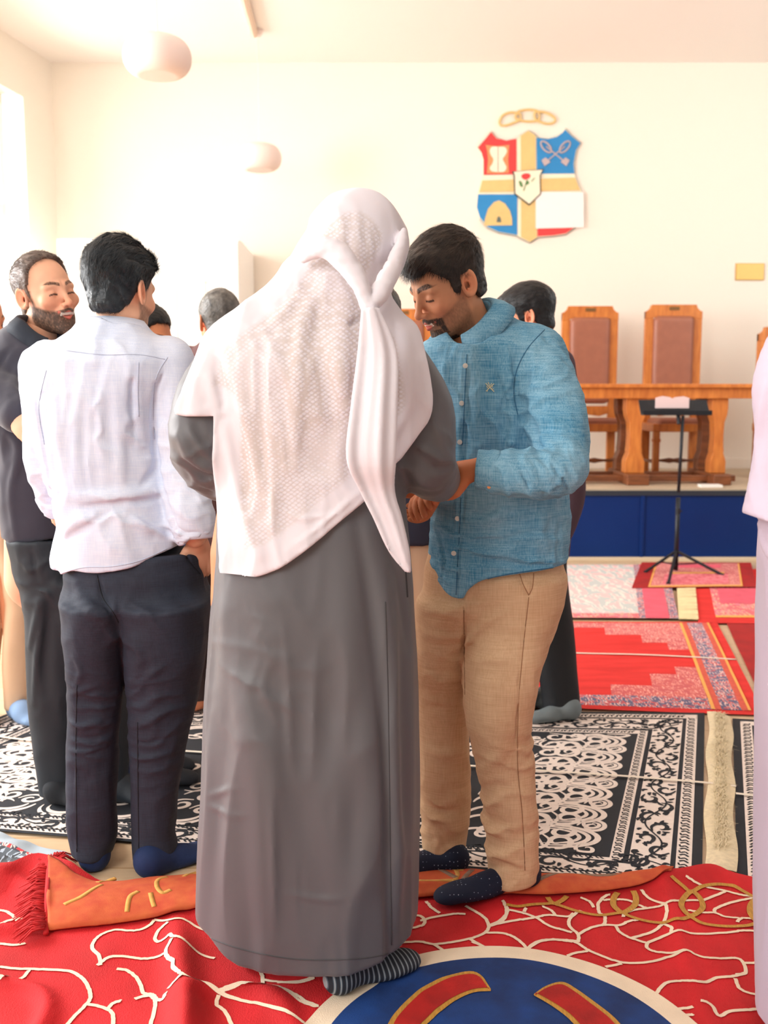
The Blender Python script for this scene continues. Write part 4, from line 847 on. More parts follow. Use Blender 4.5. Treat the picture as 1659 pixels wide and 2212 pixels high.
def head_col(Q, s):
    A = Q.copy(); A[:, 0] = np.abs(A[:, 0]); sk = np.array(lin(s['skin'])); n = len(A); sm = s.get('smile', 0)
    c = np.tile(sk, (n, 1)) * (1 + .05 * vnoise(Q * 60, 3))[:, None]
    red = np.array([1.06, .80, .74]); mix = lambda c, t, m: c * (1 - m[:, None]) + t * m[:, None]
    g = lambda p, r: np.exp(-(np.linalg.norm(A - np.array(p), axis=1) / r) ** 2)
    c = mix(c, c * red, np.clip(g((.045, .07, -.03), .03) * .8 + g((0, .115, -.035), .018) * .8 + g((.08, -.012, 0), .03) * .9, 0, 1))
    nz = vnoise(Q * np.array([420, 420, 160]), 5); bd = np.array(lin(s.get('beardcol', (50, 40, 34))))
    x, y, z = A[:, 0], A[:, 1], A[:, 2]
    line = -.020 - .42 * np.clip(y - .012, 0, 1); full = np.clip((line - z) / .010, 0, 1) * np.clip((y + .004) / .010, 0, 1) * np.clip((z + .142) / .012, 0, 1)
    full = np.maximum(full, np.clip(1 - np.abs(y - .016) / .014, 0, 1) * (z < .02) * (z > -.05) * (x > .05))
    mous = np.clip((.036 - x) / .006, 0, 1) * np.clip((z + .0635) / .003, 0, 1) * np.clip((-.0455 - .18 * x - z) / .003, 0, 1) * (y > .082)
    mous = np.maximum(mous, np.clip(1 - np.linalg.norm((A - [.031, .088, -.066])[:, [0, 2]] / [.009, .016], axis=1), 0, 1) * 2.2 * (y > .075)); mous = np.clip(mous, 0, 1)
    chin = np.clip((.042 - x) / .007, 0, 1) * np.clip((-.0785 - .004 * sm - z) / .004, 0, 1) * (y > .035) * np.clip((z + .15) / .01, 0, 1)
    chin = np.maximum(chin, np.clip(1.6 - np.abs(x - .0345 - .003 * sm) / .006, 0, 1) * (z < -.055) * (z > -.10) * (y > .06))
    b = s.get('beard'); m = np.zeros(n)
    if b == 'full': m = np.maximum(np.maximum(full * .93, mous), chin)
    if b == 'goatee': m = np.maximum(np.maximum(mous, chin), full * .42)
    if b == 'stubble': m = full * .55 + mous * .4
    m = np.clip(m * (1 + .35 * nz), 0, 1); c = mix(c, bd * (1 + .5 * np.clip(nz, -1, 1))[:, None], m)
    # brows
    bw = np.minimum(cap(A, (.013, .094, .026), (.034, .088, .033), .0042, .0040), cap(A, (.034, .088, .033), (.052, .072, .027), .0040, .002))
    zb = .0275 + .0065 * np.sin(np.clip((x - .012) / .042, 0, 1) * 2.6); tb = s.get('browt', .0048) * np.clip((.060 - x) / .02, .3, 1)
    c = mix(c, np.array(lin(s.get('brow', (40, 32, 28)))), np.clip((tb - np.abs(z - zb)) / .002, 0, 1) * (x > .011) * np.clip((.058 - x) / .006, 0, 1) * (y > .05) * np.clip(.85 + .3 * nz, 0, 1))
    lash = cap(A, (.018, .0925, -.0035), (.046, .083, -.0040 + .003 * sm), .0010)
    zl = -.0035 - .0028 * np.sin(np.clip((x - .018) / .029, 0, 1) * np.pi) * (1 - 1.9 * sm); c = mix(c, np.array(lin((44, 30, 26))), np.clip((s.get('lash', .0026) - np.abs(z - zl)) / .0012, 0, 1) * (x > .0185) * (x < .048) * (y > .05) * .92)
    c = mix(c, c * np.array([.86, .72, .68]), np.exp(-((z + .002) / .010) ** 2 - ((x - .032) / .017) ** 2) * .6 * (y > .05))  # slight shade around the eyelids, painted into the skin colour
    cz = -.066 + .009 * sm; w = .022 + .006 * sm
    lip = np.minimum(cap(A, (0, .1005, -.061), (w, .088, cz), .0046, .002), cap(A, (0, .0985, -.073 - .004 * sm), (w - .002, .087, cz - .003), .0058, .002))
    c = mix(c, np.array(lin(s.get('lip', (206, 108, 92)))), np.clip((.0022 - lip) / .0015, 0, 1) * (y > .08))
    if sm:
        t = (np.abs(z + .0645) < .0045) & (x < w - .003) & (y < .099) & (y > .084); c[t] = np.array(lin((250, 236, 222)))
    return c
HAIRT = {
 'short': [(-.13, -.060), (-.05, -.055), (-.03, -.02), (-.012, .028), (.004, .030), (.010, -.022), (.028, -.018), (.034, .030), (.05, .050), (.07, .075), (.14, .083)],
 'back': [(-.13, -.066), (-.05, -.062), (-.032, -.03), (-.014, .026), (.004, .030), (.010, -.010), (.026, -.005), (.034, .040), (.06, .068), (.14, .08)],
 'receding': [(-.13, -.060), (-.05, -.055), (-.03, -.02), (-.012, .028), (.004, .030), (.010, -.012), (.020, .0), (.024, .050), (.026, .085), (.036, .108), (.055, .125), (.14, .16)]}
def hair_fn(Q, s):
    t = s.get('hairt', .012); tb = np.array(HAIRT[s.get('hair', 'short')])
    up = np.clip((Q[:, 2] - .02) / .08, 0, 1)
    d = ell(Q, (0, -.014, .042), (.0775, .100, .090)) - (.005 + t * up) - s.get('vol', 0) * np.clip((Q[:, 2] - .0) / .05, 0, 1)
    nk = ell(Q, (0, -.045, -.03), (.058, .055, .05)) - .003; d = smin(d, nk, .02)
    if s.get('quiff'):
        d = smin(d, ell(Q, (0, .062, .098), (.062, .050, .034)), .02)
    zl = np.interp(Q[:, 1], tb[:, 0], tb[:, 1]); g = zl - Q[:, 2] + .004 * vnoise(Q * 90, 2)
    if s.get('quiff'): g = np.minimum(g, ell(Q, (0, .075, .090), (.062, .048, .032)))
    inner = head_fn_in(Q)
    st = s.get('strand', (30, 14, 14)); d = d - folds(Q, st, s.get('wave', .0035), 4, .5) - .0012 * vnoise(Q * np.array([160, 60, 160]), 8)
    return smax(smax(d, g * .8, .008), -(inner + .006), .002)
def head_fn_in(Q): return ell(Q, (0, -.012, .040), (.076, .098, .088))
def hand_chains(o, X, Zn, side, curl, thumb=.5, sc=1.0):
    """o wrist, X towards the fingers, Zn out of the back of the hand; side +1 puts the thumb on Zn x X"""
    X = np.array(X, float); X /= np.linalg.norm(X); Zn = np.array(Zn, float); Zn -= X * (X @ Zn); Zn /= np.linalg.norm(Zn); Yv = np.cross(Zn, X) * side
    out_ = []
    for i, (y, l) in enumerate(((.028, .070), (.010, .078), (-.009, .073), (-.026, .058))):
        p = o + sc * (X * .086 + Yv * y); a = curl * .45; P = [o + sc * (X * .03 + Yv * y * .6), p]; cdir = a
        for k, f in enumerate((.42, .32, .26)):
            d = X * math.cos(cdir) - Zn * math.sin(cdir); p = p + sc * d * l * f; P.append(p); cdir += curl * .75
        out_.append((P, [sc * .0115, sc * .0098, sc * .0088, sc * .0080, sc * .0068]))
    T = [o + sc * (X * .025 + Yv * .018), o + sc * (X * .055 + Yv * .042 - Zn * .008), o + sc * (X * (.085) + Yv * (.050 - .02 * thumb) - Zn * .018), o + sc * (X * .110 + Yv * (.046 - .03 * thumb) - Zn * .026)]
    out_.append((T, [sc * .014, sc * .0125, sc * .0105, sc * .008]))
    palm = (o + X * .05 * sc, np.column_stack([X, Yv, Zn]), (.052 * sc, .038 * sc, .015 * sc))
    return out_, palm
def hand_fn(P, H):
    ch, (c, R, r) = H; d = ell(P, c, r, R); wr = c - R[:, 0] * r[0]
    d = smin(d, cap(P, wr - R[:, 0] * .03, wr + R[:, 0] * .02, .025, .026), .015)
    for p, rs in ch: d = smin(d, chain(P, p, rs, 2), .004)
    return d
def make_body(pr, c, R, s, limbs, hands=(), hres=.0026, neck=None, hair=True, skincol=None):
    """one continuous body mesh: head, neck, trunk, limbs and hands; hair as a part"""
    ks = KS
    def loc(P): return (P - c) @ R / ks
    nb = np.array(neck) if neck is not None else c + R @ np.array([0, -.06, -.19])
    def full(P): 
        d = head_fn(loc(P), s) * ks; return smin(d, cap(P, c + R @ np.array([0, -.018, -.045]) * ks, nb, .054 * ks, .062 * ks), .022)
    lo, hi = c - .155, c + .165; lo[2] = min(nb[2] - .02, c[2] - .17); lo[:2] = np.minimum(lo[:2], nb[:2] - .08); hi[:2] = np.maximum(hi[:2], nb[:2] + .08)
    V1, F1 = surface_nets(full, lo, hi, hres); C1 = head_col(loc(V1), s)
    sk = np.array(lin(skincol or s['skin']))
    Vs, Fs, Cs = [V1], [F1], [C1]; n = len(V1)
    def rest(P):
        d = cap(P, nb, nb + [0, 0, -.04], .06, .07)
        for p, r in limbs: d = smin(d, chain(P, p, r, 3), .03)
        return d
    allp = np.array([q for p, r in limbs for q in p] + [nb]); V2, F2 = surface_nets(rest, allp.min(0) - .2, allp.max(0) + .14, .014)
    Vs.append(V2); Fs.append(F2 + n); Cs.append(np.tile(sk, (len(V2), 1))); n += len(V2)
    for H in hands:
        ctr = H[1][0]; V3, F3 = surface_nets(lambda P: hand_fn(P, H), ctr - .14, ctr + .14, .0035); Vs.append(V3); Fs.append(F3 + n)
        Cs.append(np.tile(sk * np.array([1, .93, .9]), (len(V3), 1))); n += len(V3)
    o = link_mesh('body', np.concatenate(Vs), np.concatenate(Fs), m_skin, pr, True, colors=np.concatenate(Cs))
    if hair and s.get('haircol'):
        hm = mat('hair', s['haircol'], .42, .35, 40, bump=.5, bscale=180, col2=s.get('hair2'), spec=.4, bdist=.002)
        Vh, Fh = surface_nets(lambda Q: hair_fn(Q, s), (-.115, -.145, -.085), (.115, .15, .175), hres * 1.15)
        W = [Vh * ks @ R.T + c]; Fa = [Fh]; k = len(Vh); ns = s.get('nstr', 0)
        if ns:
            idx = rng.integers(0, len(Vh), ns); p = Vh[idx]; p = p[np.linalg.norm((p - [0, -.012, .04]) / [.076, .098, .088], axis=1) > 1.05]
            ctr = np.array([0, -.014, .03]); nrm = (p - ctr) / [.0775, .1, .09]; nrm /= np.linalg.norm(nrm, axis=1)[:, None]
            side = np.clip(1 - (p[:, 2] - .03) / .07, 0, 1)[:, None]; fl = np.array(s.get('flow', (0, 1, -.1)))
            v = fl * (1 - side) + np.array([0, s.get('sideflow', .1), -1]) * side + rng.normal(0, .22, p.shape); v -= nrm * (v * nrm).sum(1)[:, None]; v /= np.linalg.norm(v, axis=1)[:, None] + 1e-6
            L_ = (rng.uniform(.5, 1, len(p)) * s.get('slen', .022))[:, None] * (1 - .6 * side); wv = np.cross(nrm, v) * .00045; lift = rng.uniform(.05, .35, len(p))[:, None]
            q = []
            for t in (0, .35, .7, 1): b_ = p + v * L_ * t + nrm * (L_ * lift * t - .9 * t * t * L_ * L_ / .09 * .5); q += [b_ - wv * (1 - t * .8), b_ + wv * (1 - t * .8)]
            S = np.stack(q, 1).reshape(-1, 3); m_ = len(p); bi = np.arange(m_)[:, None, None] * 8; base = np.array([[0, 1, 3, 2], [2, 3, 5, 4], [4, 5, 7, 6]])[None]
            W.append(S * ks @ R.T + c); Fa.append((bi + base).reshape(-1, 4) + k)
        link_mesh('hair', np.concatenate(W), np.concatenate(Fa), hm, pr, True)
    return o
m_skin = mat('skin', (220, 160, 120), .58, .06, 30, attr='col', bump=.12, bscale=700, sss=.12, spec=.35, bdist=.001)
def linen(name, c1, c2, rough=.85, s1=420, bump=.2):
    m, nt, bs = newmat(name); L = nt.links; tc = N(nt, 'ShaderNodeTexCoord'); acc = None
    for sc in ((s1, s1, s1 * .05), (s1 * .05, s1 * .05, s1), (9, 9, 5)):
        mp = N(nt, 'ShaderNodeMapping'); mp.inputs['Scale'].default_value = sc; L.new(tc.outputs['Object'], mp.inputs[0]); n = N(nt, 'ShaderNodeTexNoise'); n.inputs['Scale'].default_value = 1; n.inputs['Detail'].default_value = 1.5; L.new(mp.outputs[0], n.inputs['Vector'])
        if acc is None: acc = n.outputs[0]
        else: a = N(nt, 'ShaderNodeMath', operation='ADD'); L.new(acc, a.inputs[0]); L.new(n.outputs[0], a.inputs[1]); acc = a.outputs[0]
    r = N(nt, 'ShaderNodeValToRGB'); r.color_ramp.elements[0].position = .36; r.color_ramp.elements[1].position = .64; r.color_ramp.elements[0].color = (*lin(c1), 1); r.color_ramp.elements[1].color = (*lin(c2), 1)
    dv = N(nt, 'ShaderNodeMath', operation='MULTIPLY'); dv.inputs[1].default_value = 1 / 3; L.new(acc, dv.inputs[0]); L.new(dv.outputs[0], r.inputs[0]); L.new(r.outputs[0], bs.inputs['Base Color'])
    b_ = N(nt, 'ShaderNodeBump'); b_.inputs['Strength'].default_value = bump; b_.inputs['Distance'].default_value = .002; L.new(acc, b_.inputs['Height']); L.new(b_.outputs[0], bs.inputs['Normal'])
    bs.inputs['Roughness'].default_value = rough; return m
def bounds(pts, pad=.12): a = np.array(pts); return a.min(0) - pad, a.max(0) + pad
def garment(pr, name, base, lo, hi, h, m, cr=(), fl=None, clip=None, y0=1.3, k=.006, amp=1.2):
    """base surface + traced creases (picture points, width, height) + soft folds, cut by a hem"""
    lines = []
    for pts, w, a in cr: lines.append((hits(base, catmull(pts, 4), y0), w * 1.15, a * amp))
    def fn(P):
        d = base(P)
        near = np.abs(d) < .06
        if near.any():
            q = P[near]; e = creases(q, lines) if lines else np.zeros(len(q))
            if fl: e = e + fl(q)
            d = d.copy(); d[near] -= e
        if clip is not None: d = smax(d, clip(P), k)
        return d
    o = sdf_obj(name, fn, lo, hi, h, m, pr); o['_'] = 0; del o['_']; return o, fn
def foot(pr, heel, toe, m, name='sock', r=.036, ankle=None, h=.006, wide=1.0, low=False):
    a = np.array(heel, float); b_ = np.array(toe, float); z0 = heel[2] if len(heel) > 2 else 0; a[2] = b_[2] = 0; d = (b_ - a); L_ = np.linalg.norm(d); d /= L_; n = np.array([-d[1], d[0], 0])
    an = a + d * .045 + [0, 0, .10] if ankle is None else np.array(ankle)
    def fn(P):
        q = smin(sph(P, a + d * .034 + [0, 0, z0 + .034], .034), ell(P, a + d * L_ * .68 + [0, 0, z0 + .022], (L_ * .30, .046 * wide, .023), np.column_stack([d, n, [0, 0, 1]])), .03)
        q = smin(q, cap(P, a + d * .05 + [0, 0, z0 + .038], a + d * L_ * .62 + [0, 0, z0 + .026], .034, .022), .02)
        tq = ell(P, b_ - d * .034 + [0, 0, z0 + .015], (.034, .033, .015), np.column_stack([d, n, [0, 0, 1]]))
        if low: return smax(smin(q, tq, .015), z0 + .001 - P[:, 2], .006)
        q = smin(q, cap(P, a + d * .036 + [0, 0, z0 + .05], an + [0, 0, z0], r, r), .02); q = smin(q, cap(P, an * [1, 1, .6] + d * .005 + [0, 0, z0], a + d * L_ * .52 + [0, 0, z0 + .028], r * .8, .028), .025);
        q = smin(q, ell(P, b_ - d * .034 + [0, 0, z0 + .015], (.034, .033, .015), np.column_stack([d, n, [0, 0, 1]])), .015)
        return smax(q, z0 + .001 - P[:, 2], .006)
    lo, hi = bounds([a, b_, an], .085); hi[2] += z0 + .02; lo[2] = z0 - .01; q0 = 0; return sdf_obj(name, fn, lo, hi, h, m, pr)
def collar(pr, c, R, rx, ry, m, stand=.035, fall=.045, gap=22, point=.03, name='collar', lean=.25, drop=.03, spread=.42):
    """shirt collar: stand and folded fall around the neck, open at the front"""
    n = 57; vs = []; rows = []
    for i in range(n):
        t = lerp(gap, 360 - gap, i / (n - 1)); a = math.radians(t); dr = (math.sin(a), math.cos(a)); fr = max(0, math.cos(a)); f = fall + point * max(0, (abs(t - 180) - (180 - gap - 34)) / 34) ** 1.3
        zb = -drop * fr; base = np.array([rx * dr[0], ry * dr[1], zb]); top = base * [1 - .10, 1 - .10, 1] + [0, 0, stand * (1 - .25 * fr)]
        out_ = np.array([dr[0], dr[1], 0]); mid = top + out_ * .010 + [0, 0, .002]; tip = top + out_ * (.014 + f * spread) + [0, 0, -f * .86]
        if abs(t - 180) > 180 - gap - 30: tip = tip + np.array([(-1 if t < 180 else 1) * -.004, .006, 0])
        rows.append([base - [0, 0, .02], base, top, mid, (mid + tip) / 2 + out_ * .004, tip])
    V_ = np.array(rows).reshape(-1, 3) @ R.T + c; k = 6; fs = [(i * k + j, (i + 1) * k + j, (i + 1) * k + j + 1, i * k + j + 1) for i in range(n - 1) for j in range(k - 1)]
    o = link_mesh(name, V_, fs, m, pr, True); s = o.modifiers.new('s', 'SOLIDIFY'); s.thickness = .0042; s.offset = 0; return o
def seam(pr, fn, lines, m, y0=1.3, r=.0011, name='seam'):
    """stitched lines lying on a garment, one part"""
    for pts in lines:
        H = hits(fn, catmull(pts, 10), y0); H = H[np.abs(fn(H)) < .006]
        if len(H) < 4: continue
        H = H - np.array([0, .0009, 0]); b = MB(); b.tube(list(H), r, 5); b.build(name, m, pr, smooth=True)
def ribbon_on(fn, pts, w, y0=1.3, lift=.0015, th=None):
    b_ = MB(); H = hits(fn, pts, y0); H = H - np.array([0, lift, 0]); b_.tube(list(H), w, 6); return b_
# ---------------------------------------------------------------- man in grey robe and white scarf
Y1 = 2.33; KS = .95
p1 = thing('person', 'person in a long grey robe and white head scarf, seen from behind, standing foremost', 'person', (gnd(665, 2120)[0], Y1 * KS, 0))
rob = prof_col([(2215, 439, 896, .215), (2095, 439, 896, .215), (1980, 438, 901, .21), (1800, 440, 905, .20), (1650, 444, 905, .185), (1500, 450, 902, .17), (1350, 458, 895, .16), (1200, 468, 886, .15), (1080, 474, 874, .14), (1000, 474, 866, .135), (900, 466, 872, .14), (800, 472, 874, .145), (750, 505, 850, .13), (715, 570, 815, .10), (670, 650, 800, .07), (630, 700, 800, .06)], Y1, .4, 2.4)
laR = [at(506, 776, Y1), at(446, 860, 2.30), at(432, 968, 2.28), at(478, 1030, 2.45), at(600, 1055, 2.64), at(820, 1050, 2.70)]; laR_r = [.068, .066, .064, .056, .046, .040]
raR = [at(852, 780, Y1), at(916, 880, 2.33), at(922, 1000, 2.34), at(946, 1034, 2.46), at(958, 1036, 2.54)]; raR_r = [.068, .064, .064, .054, .046]
hc1 = at(772, 545, 2.40); R1 = rot(22, -32, 4)
def robe(P): 
    d = column(P, rob, zlo=None); return smin(d, smin(chain(P, laR, laR_r), chain(P, raR, raR_r), .0), .035)
def robe_clip(P): return np.maximum(hem(P, [(400, 2040), (440, 2054), (490, 2078), (560, 2092), (700, 2100), (800, 2094), (880, 2078), (930, 2066)], 2.13), (P[:, 2] - at(700, 650, Y1)[2]))
m_robe = mat('grey_robe_cloth', (94, 93, 96), .5, .05, 5, bump=.08, bscale=500, sheen=.15, spec=.45)
vert = lambda P: np.clip((1.15 - P[:, 2]) / .5, 0, 1)
cr1 = [([(770, 1120), (800, 1300), (825, 1500), (835, 1750), (840, 2080)], .012, -.010), ([(800, 1150), (840, 1350), (850, 1600), (862, 1900), (866, 2080)], .018, .012), ([(745, 1150), (755, 1350), (790, 1600), (800, 1900)], .03, .010),
       ([(820, 1130), (862, 1250), (885, 1400)], .010, -.008), ([(480, 1330), (520, 1500), (560, 1700), (575, 2050)], .035, .010), ([(560, 1440), (540, 1520), (600, 1700)], .012, .006), ([(600, 1250), (610, 1500), (640, 1800), (650, 2080)], .04, -.010),
       ([(450, 1720), (520, 1700), (570, 1712)], .006, .003), ([(452, 1740), (500, 1760), (550, 1755)], .006, .003), ([(620, 1930), (700, 1945), (760, 1935)], .006, .003), ([(450, 1385), (540, 1400), (620, 1420)], .008, .004), ([(590, 1420), (570, 1480), (600, 1560)], .008, .004),
       ([(385, 940), (420, 1000), (470, 1005)], .010, .009), ([(380, 980), (430, 1020), (475, 1030)], .009, -.007), ([(420, 900), (440, 950), (475, 960)], .010, -.006), ([(400, 1010), (440, 1045), (472, 1060)], .008, .006), ([(410, 930), (450, 985), (474, 990)], .006, .005),
       ([(880, 1010), (920, 1050), (960, 1050)], .009, .006), ([(890, 960), (930, 1010), (975, 1005)], .009, -.005), ([(940, 900), (955, 960), (980, 1000)], .010, .005)]
o, robef = garment(p1, 'robe', robe, (at(340, 1000, Y1)[0], 1.80, .04), (at(1010, 1000, Y1)[0], 2.85, 1.62), .0062, m_robe, cr1, lambda P: folds(P, (9, 7, 1.2), .013, 21, .4) * vert(P) + crinkle(P, (9, 9, 2.2), .0022, 22) + wrinkle(P, (-.5, 0, 1), 15, .008, at(420, 990, 2.25), (.09, .1, .09), 31) + wrinkle(P, (.6, 0, 1), 13, .007, at(930, 990, 2.28), (.08, .1, .09), 32) + wrinkle(P, (.4, 0, 1), 9, .005, at(560, 1480, 2.16), (.12, .1, .12), 33) , robe_clip, 1.2)
seam(p1, robef, [[(832, 1300), (838, 1500), (842, 1750), (846, 2060)], [(440, 2020), (520, 2050), (640, 2072), (780, 2070), (880, 2050)]], mat('grey_stitching', (72, 70, 72), .7), 1.2)
b = MB(); sl = hits(robef, [(876, 1232), (878, 1260), (880, 1290)], 1.5); b.tube(list(sl), .0022, 6); b.build('pocket_slit', mat('dark_seam', (50, 48, 48), .8), p1)
# scarf
m_scarf, nt, bs = newmat('white_scarf_cloth'); L = nt.links
tc = N(nt, 'ShaderNodeTexCoord'); mp = N(nt, 'ShaderNodeMapping'); mp.inputs['Rotation'].default_value = (0, math.radians(48), 0); mp.inputs['Scale'].default_value = (105, 105, 150); L.new(tc.outputs['Object'], mp.inputs[0])
vo = N(nt, 'ShaderNodeTexVoronoi'); vo.inputs['Scale'].default_value = 1; vo.inputs['Randomness'].default_value = .25; L.new(mp.outputs[0], vo.inputs['Vector'])
rp = N(nt, 'ShaderNodeValToRGB'); rp.color_ramp.elements[0].position = .25; rp.color_ramp.elements[1].position = .6; L.new(vo.outputs['Distance'], rp.inputs[0])
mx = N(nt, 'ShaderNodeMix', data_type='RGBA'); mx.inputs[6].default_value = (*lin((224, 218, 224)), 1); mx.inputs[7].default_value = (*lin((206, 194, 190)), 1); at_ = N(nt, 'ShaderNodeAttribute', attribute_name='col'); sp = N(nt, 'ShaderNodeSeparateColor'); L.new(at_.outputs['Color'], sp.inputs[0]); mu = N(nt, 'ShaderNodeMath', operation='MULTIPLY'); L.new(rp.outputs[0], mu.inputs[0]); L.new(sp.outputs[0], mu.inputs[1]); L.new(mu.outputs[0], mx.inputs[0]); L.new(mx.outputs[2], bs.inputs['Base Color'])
bp = N(nt, 'ShaderNodeBump'); bp.inputs['Strength'].default_value = .35; bp.inputs['Distance'].default_value = .002; iv = N(nt, 'ShaderNodeMath', operation='SUBTRACT'); iv.inputs[0].default_value = 1; L.new(mu.outputs[0], iv.inputs[1]); L.new(iv.outputs[0], bp.inputs['Height']); L.new(bp.outputs[0], bs.inputs['Normal'])
bs.inputs['Roughness'].default_value = .85; bs.inputs['Sheen Weight'].default_value = .2; bs.inputs['Subsurface Weight'].default_value = .15; bs.inputs['Subsurface Radius'].default_value = (.6, .5, .45); bs.inputs['Subsurface Scale'].default_value = .02
S1 = xz([(775, 396), (820, 408), (860, 446), (888, 496), (880, 545), (862, 590), (845, 630), (866, 662), (902, 700), (918, 760), (933, 850), (928, 900), (905, 935), (868, 985), (850, 1002), (800, 1062), (740, 1112), (680, 1162), (610, 1210), (540, 1232), (502, 1234), (484, 1214), (477, 1100), (472, 1000), (476, 900), (468, 897), (394, 893), (404, 850), (428, 780), (450, 720), (515, 668), (575, 620), (612, 562), (645, 470), (690, 425), (728, 402)], 2.29)
headbump = lambda P: smin(ell(P, hc1 + R1 @ np.array([-.008, 0, .035]), (.114, .130, .116), R1), cap(P, hc1 + R1 @ np.array([0, -.03, -.05]), at(735, 715, 2.36), .085, .13), .06)
backhump = lambda P: smin(cap(P, at(650, 640, 2.33), at(560, 745, 2.30), .065, .10), cap(P, at(700, 600, 2.34), at(640, 700, 2.33), .07, .12), .05)
def scarf_base(P):
    d = column(P, rob, grow=.020); d = smin(d, smin(chain(P, laR[:3], [r + .022 for r in laR_r[:3]]), chain(P, raR[:3], [r + .020 for r in raR_r[:3]]), .0), .05)
    return smin(smin(d, headbump(P), .05), backhump(P), .05)
band = [at(655, 560, 2.22), at(690, 536, 2.18), at(735, 552, 2.165), at(775, 610, 2.15), at(795, 662, 2.145)]
band2 = [at(872, 500, 2.32), at(856, 560, 2.26), at(830, 615, 2.18), at(802, 662, 2.145)]
tail = [at(800, 665, 2.13), at(815, 760, 2.13), at(808, 880, 2.10), at(802, 990, 2.09), at(815, 1060, 2.12), at(838, 1120, 2.13), at(862, 1190, 2.135), at(882, 1236, 2.14)]
BW1 = [.010, .020, .024, .018, .014]; BW2 = [.008, .016, .020, .015]
tail_w = [.018, .040, .047, .050, .036, .030, .022, .006]
def tailfn(P):
    X = catmull([list(p) + [w] for p, w in zip(tail, tail_w)], 5); z = P[:, 2]; X = X[np.argsort(X[:, 2])]
    cx, cy, w = (np.interp(z, X[:, 2], X[:, i]) for i in (0, 1, 3)); u = np.abs(P[:, 0] - cx) / np.maximum(w, .004); us = (P[:, 0] - cx) / np.maximum(w, .004); v = np.abs(P[:, 1] - cy - .16 * w * np.sin(us * 4.2 + z * 3) - .05 * w * np.sin(us * 11 + 1)) / (.008 + .1 * w)
    k = (u ** 3 + v ** 3) ** (1 / 3); return np.maximum((k - 1) * .010, np.maximum(X[0, 2] - z, z - X[-1, 2]))
S1 = [tuple(q) for q in catmull(S1, 3, True)]
def scarf_clip(P): return poly2d(P[:, 0], P[:, 2], S1)
sb_ = lambda P: smax(scarf_base(P), scarf_clip(P), .004)
crs = [([(700, 620), (655, 700), (640, 850), (635, 1010)], .014, .012), ([(690, 640), (690, 760), (720, 900), (700, 1000)], .02, -.008), ([(745, 640), (735, 760), (745, 880)], .016, .010), ([(560, 700), (610, 800), (640, 850)], .010, .008), ([(540, 730), (575, 780), (600, 820)], .008, .005), ([(490, 760), (520, 860), (540, 960), (570, 1080)], .014, .008),
       ([(480, 900), (500, 1000), (520, 1100), (560, 1200)], .012, .009), ([(470, 760), (475, 830), (482, 900)], .012, -.010), ([(450, 800), (462, 850), (478, 880)], .012, .008), ([(410, 880), (440, 885), (472, 872)], .006, .004), ([(680, 500), (668, 540), (680, 560)], .006, .007), ([(695, 470), (676, 520), (672, 560)], .008, .006), ([(770, 480), (775, 560), (772, 620)], .012, .007), ([(745, 500), (760, 560), (770, 610)], .008, -.006), ([(800, 490), (795, 560), (785, 640)], .010, .006), ([(830, 430), (850, 520), (820, 600)], .010, .005),
       ([(640, 640), (600, 690), (560, 720)], .010, .006), ([(880, 720), (885, 800), (880, 880), (850, 940)], .010, .008), ([(900, 780), (905, 850), (925, 880)], .007, .008), ([(855, 700), (862, 800), (862, 900)], .010, -.008), ([(600, 1100), (650, 1120), (720, 1110)], .006, .003), ([(620, 1190), (700, 1130), (790, 1050)], .006, .004), ([(720, 720), (760, 700), (790, 690)], .008, -.008), ([(590, 880), (600, 1000), (590, 1130)], .02, .006)]
lines1 = [(hits(sb_, catmull(p, 4), 1.4), w, a) for p, w, a in crs]
def scarf_fn(P):
    d = scarf_base(P); near = np.abs(d) < .06
    if near.any(): q = P[near]; d = d.copy(); d[near] -= 1.25 * creases(q, lines1) + folds(q, (9, 9, 3.5), .009, 31, .7) + crinkle(q, (15, 15, 4.5), .0034, 35) + crinkle(q, (36, 36, 16), .0012, 36)
    d = smax(d, scarf_clip(P), .005)
    bx = chain(P, band, BW1, 3); bx2 = chain(P, band2, BW2, 3)
    wr = folds(P, (24, 24, 40), .003, 38)
    d = smin(d, np.minimum(bx, bx2) - wr, .008)
    return np.minimum(d, tailfn(P))
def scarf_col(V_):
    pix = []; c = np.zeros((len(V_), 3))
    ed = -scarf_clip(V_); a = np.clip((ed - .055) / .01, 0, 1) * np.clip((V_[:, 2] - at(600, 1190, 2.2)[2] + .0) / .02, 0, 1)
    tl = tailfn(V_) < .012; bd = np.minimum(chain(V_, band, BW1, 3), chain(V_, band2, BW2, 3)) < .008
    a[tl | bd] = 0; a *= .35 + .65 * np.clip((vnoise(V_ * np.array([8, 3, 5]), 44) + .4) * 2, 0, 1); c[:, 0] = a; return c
lo = np.array([at(380, 900, 2.2)[0] - .04, 1.80, at(700, 1260, 2.1)[2]]); hi = np.array([at(945, 900, 2.2)[0] + .03, 2.62, at(770, 380, 2.3)[2]])
sdf_obj('head_scarf', scarf_fn, lo, hi, .0052, m_scarf, p1, color=scarf_col)
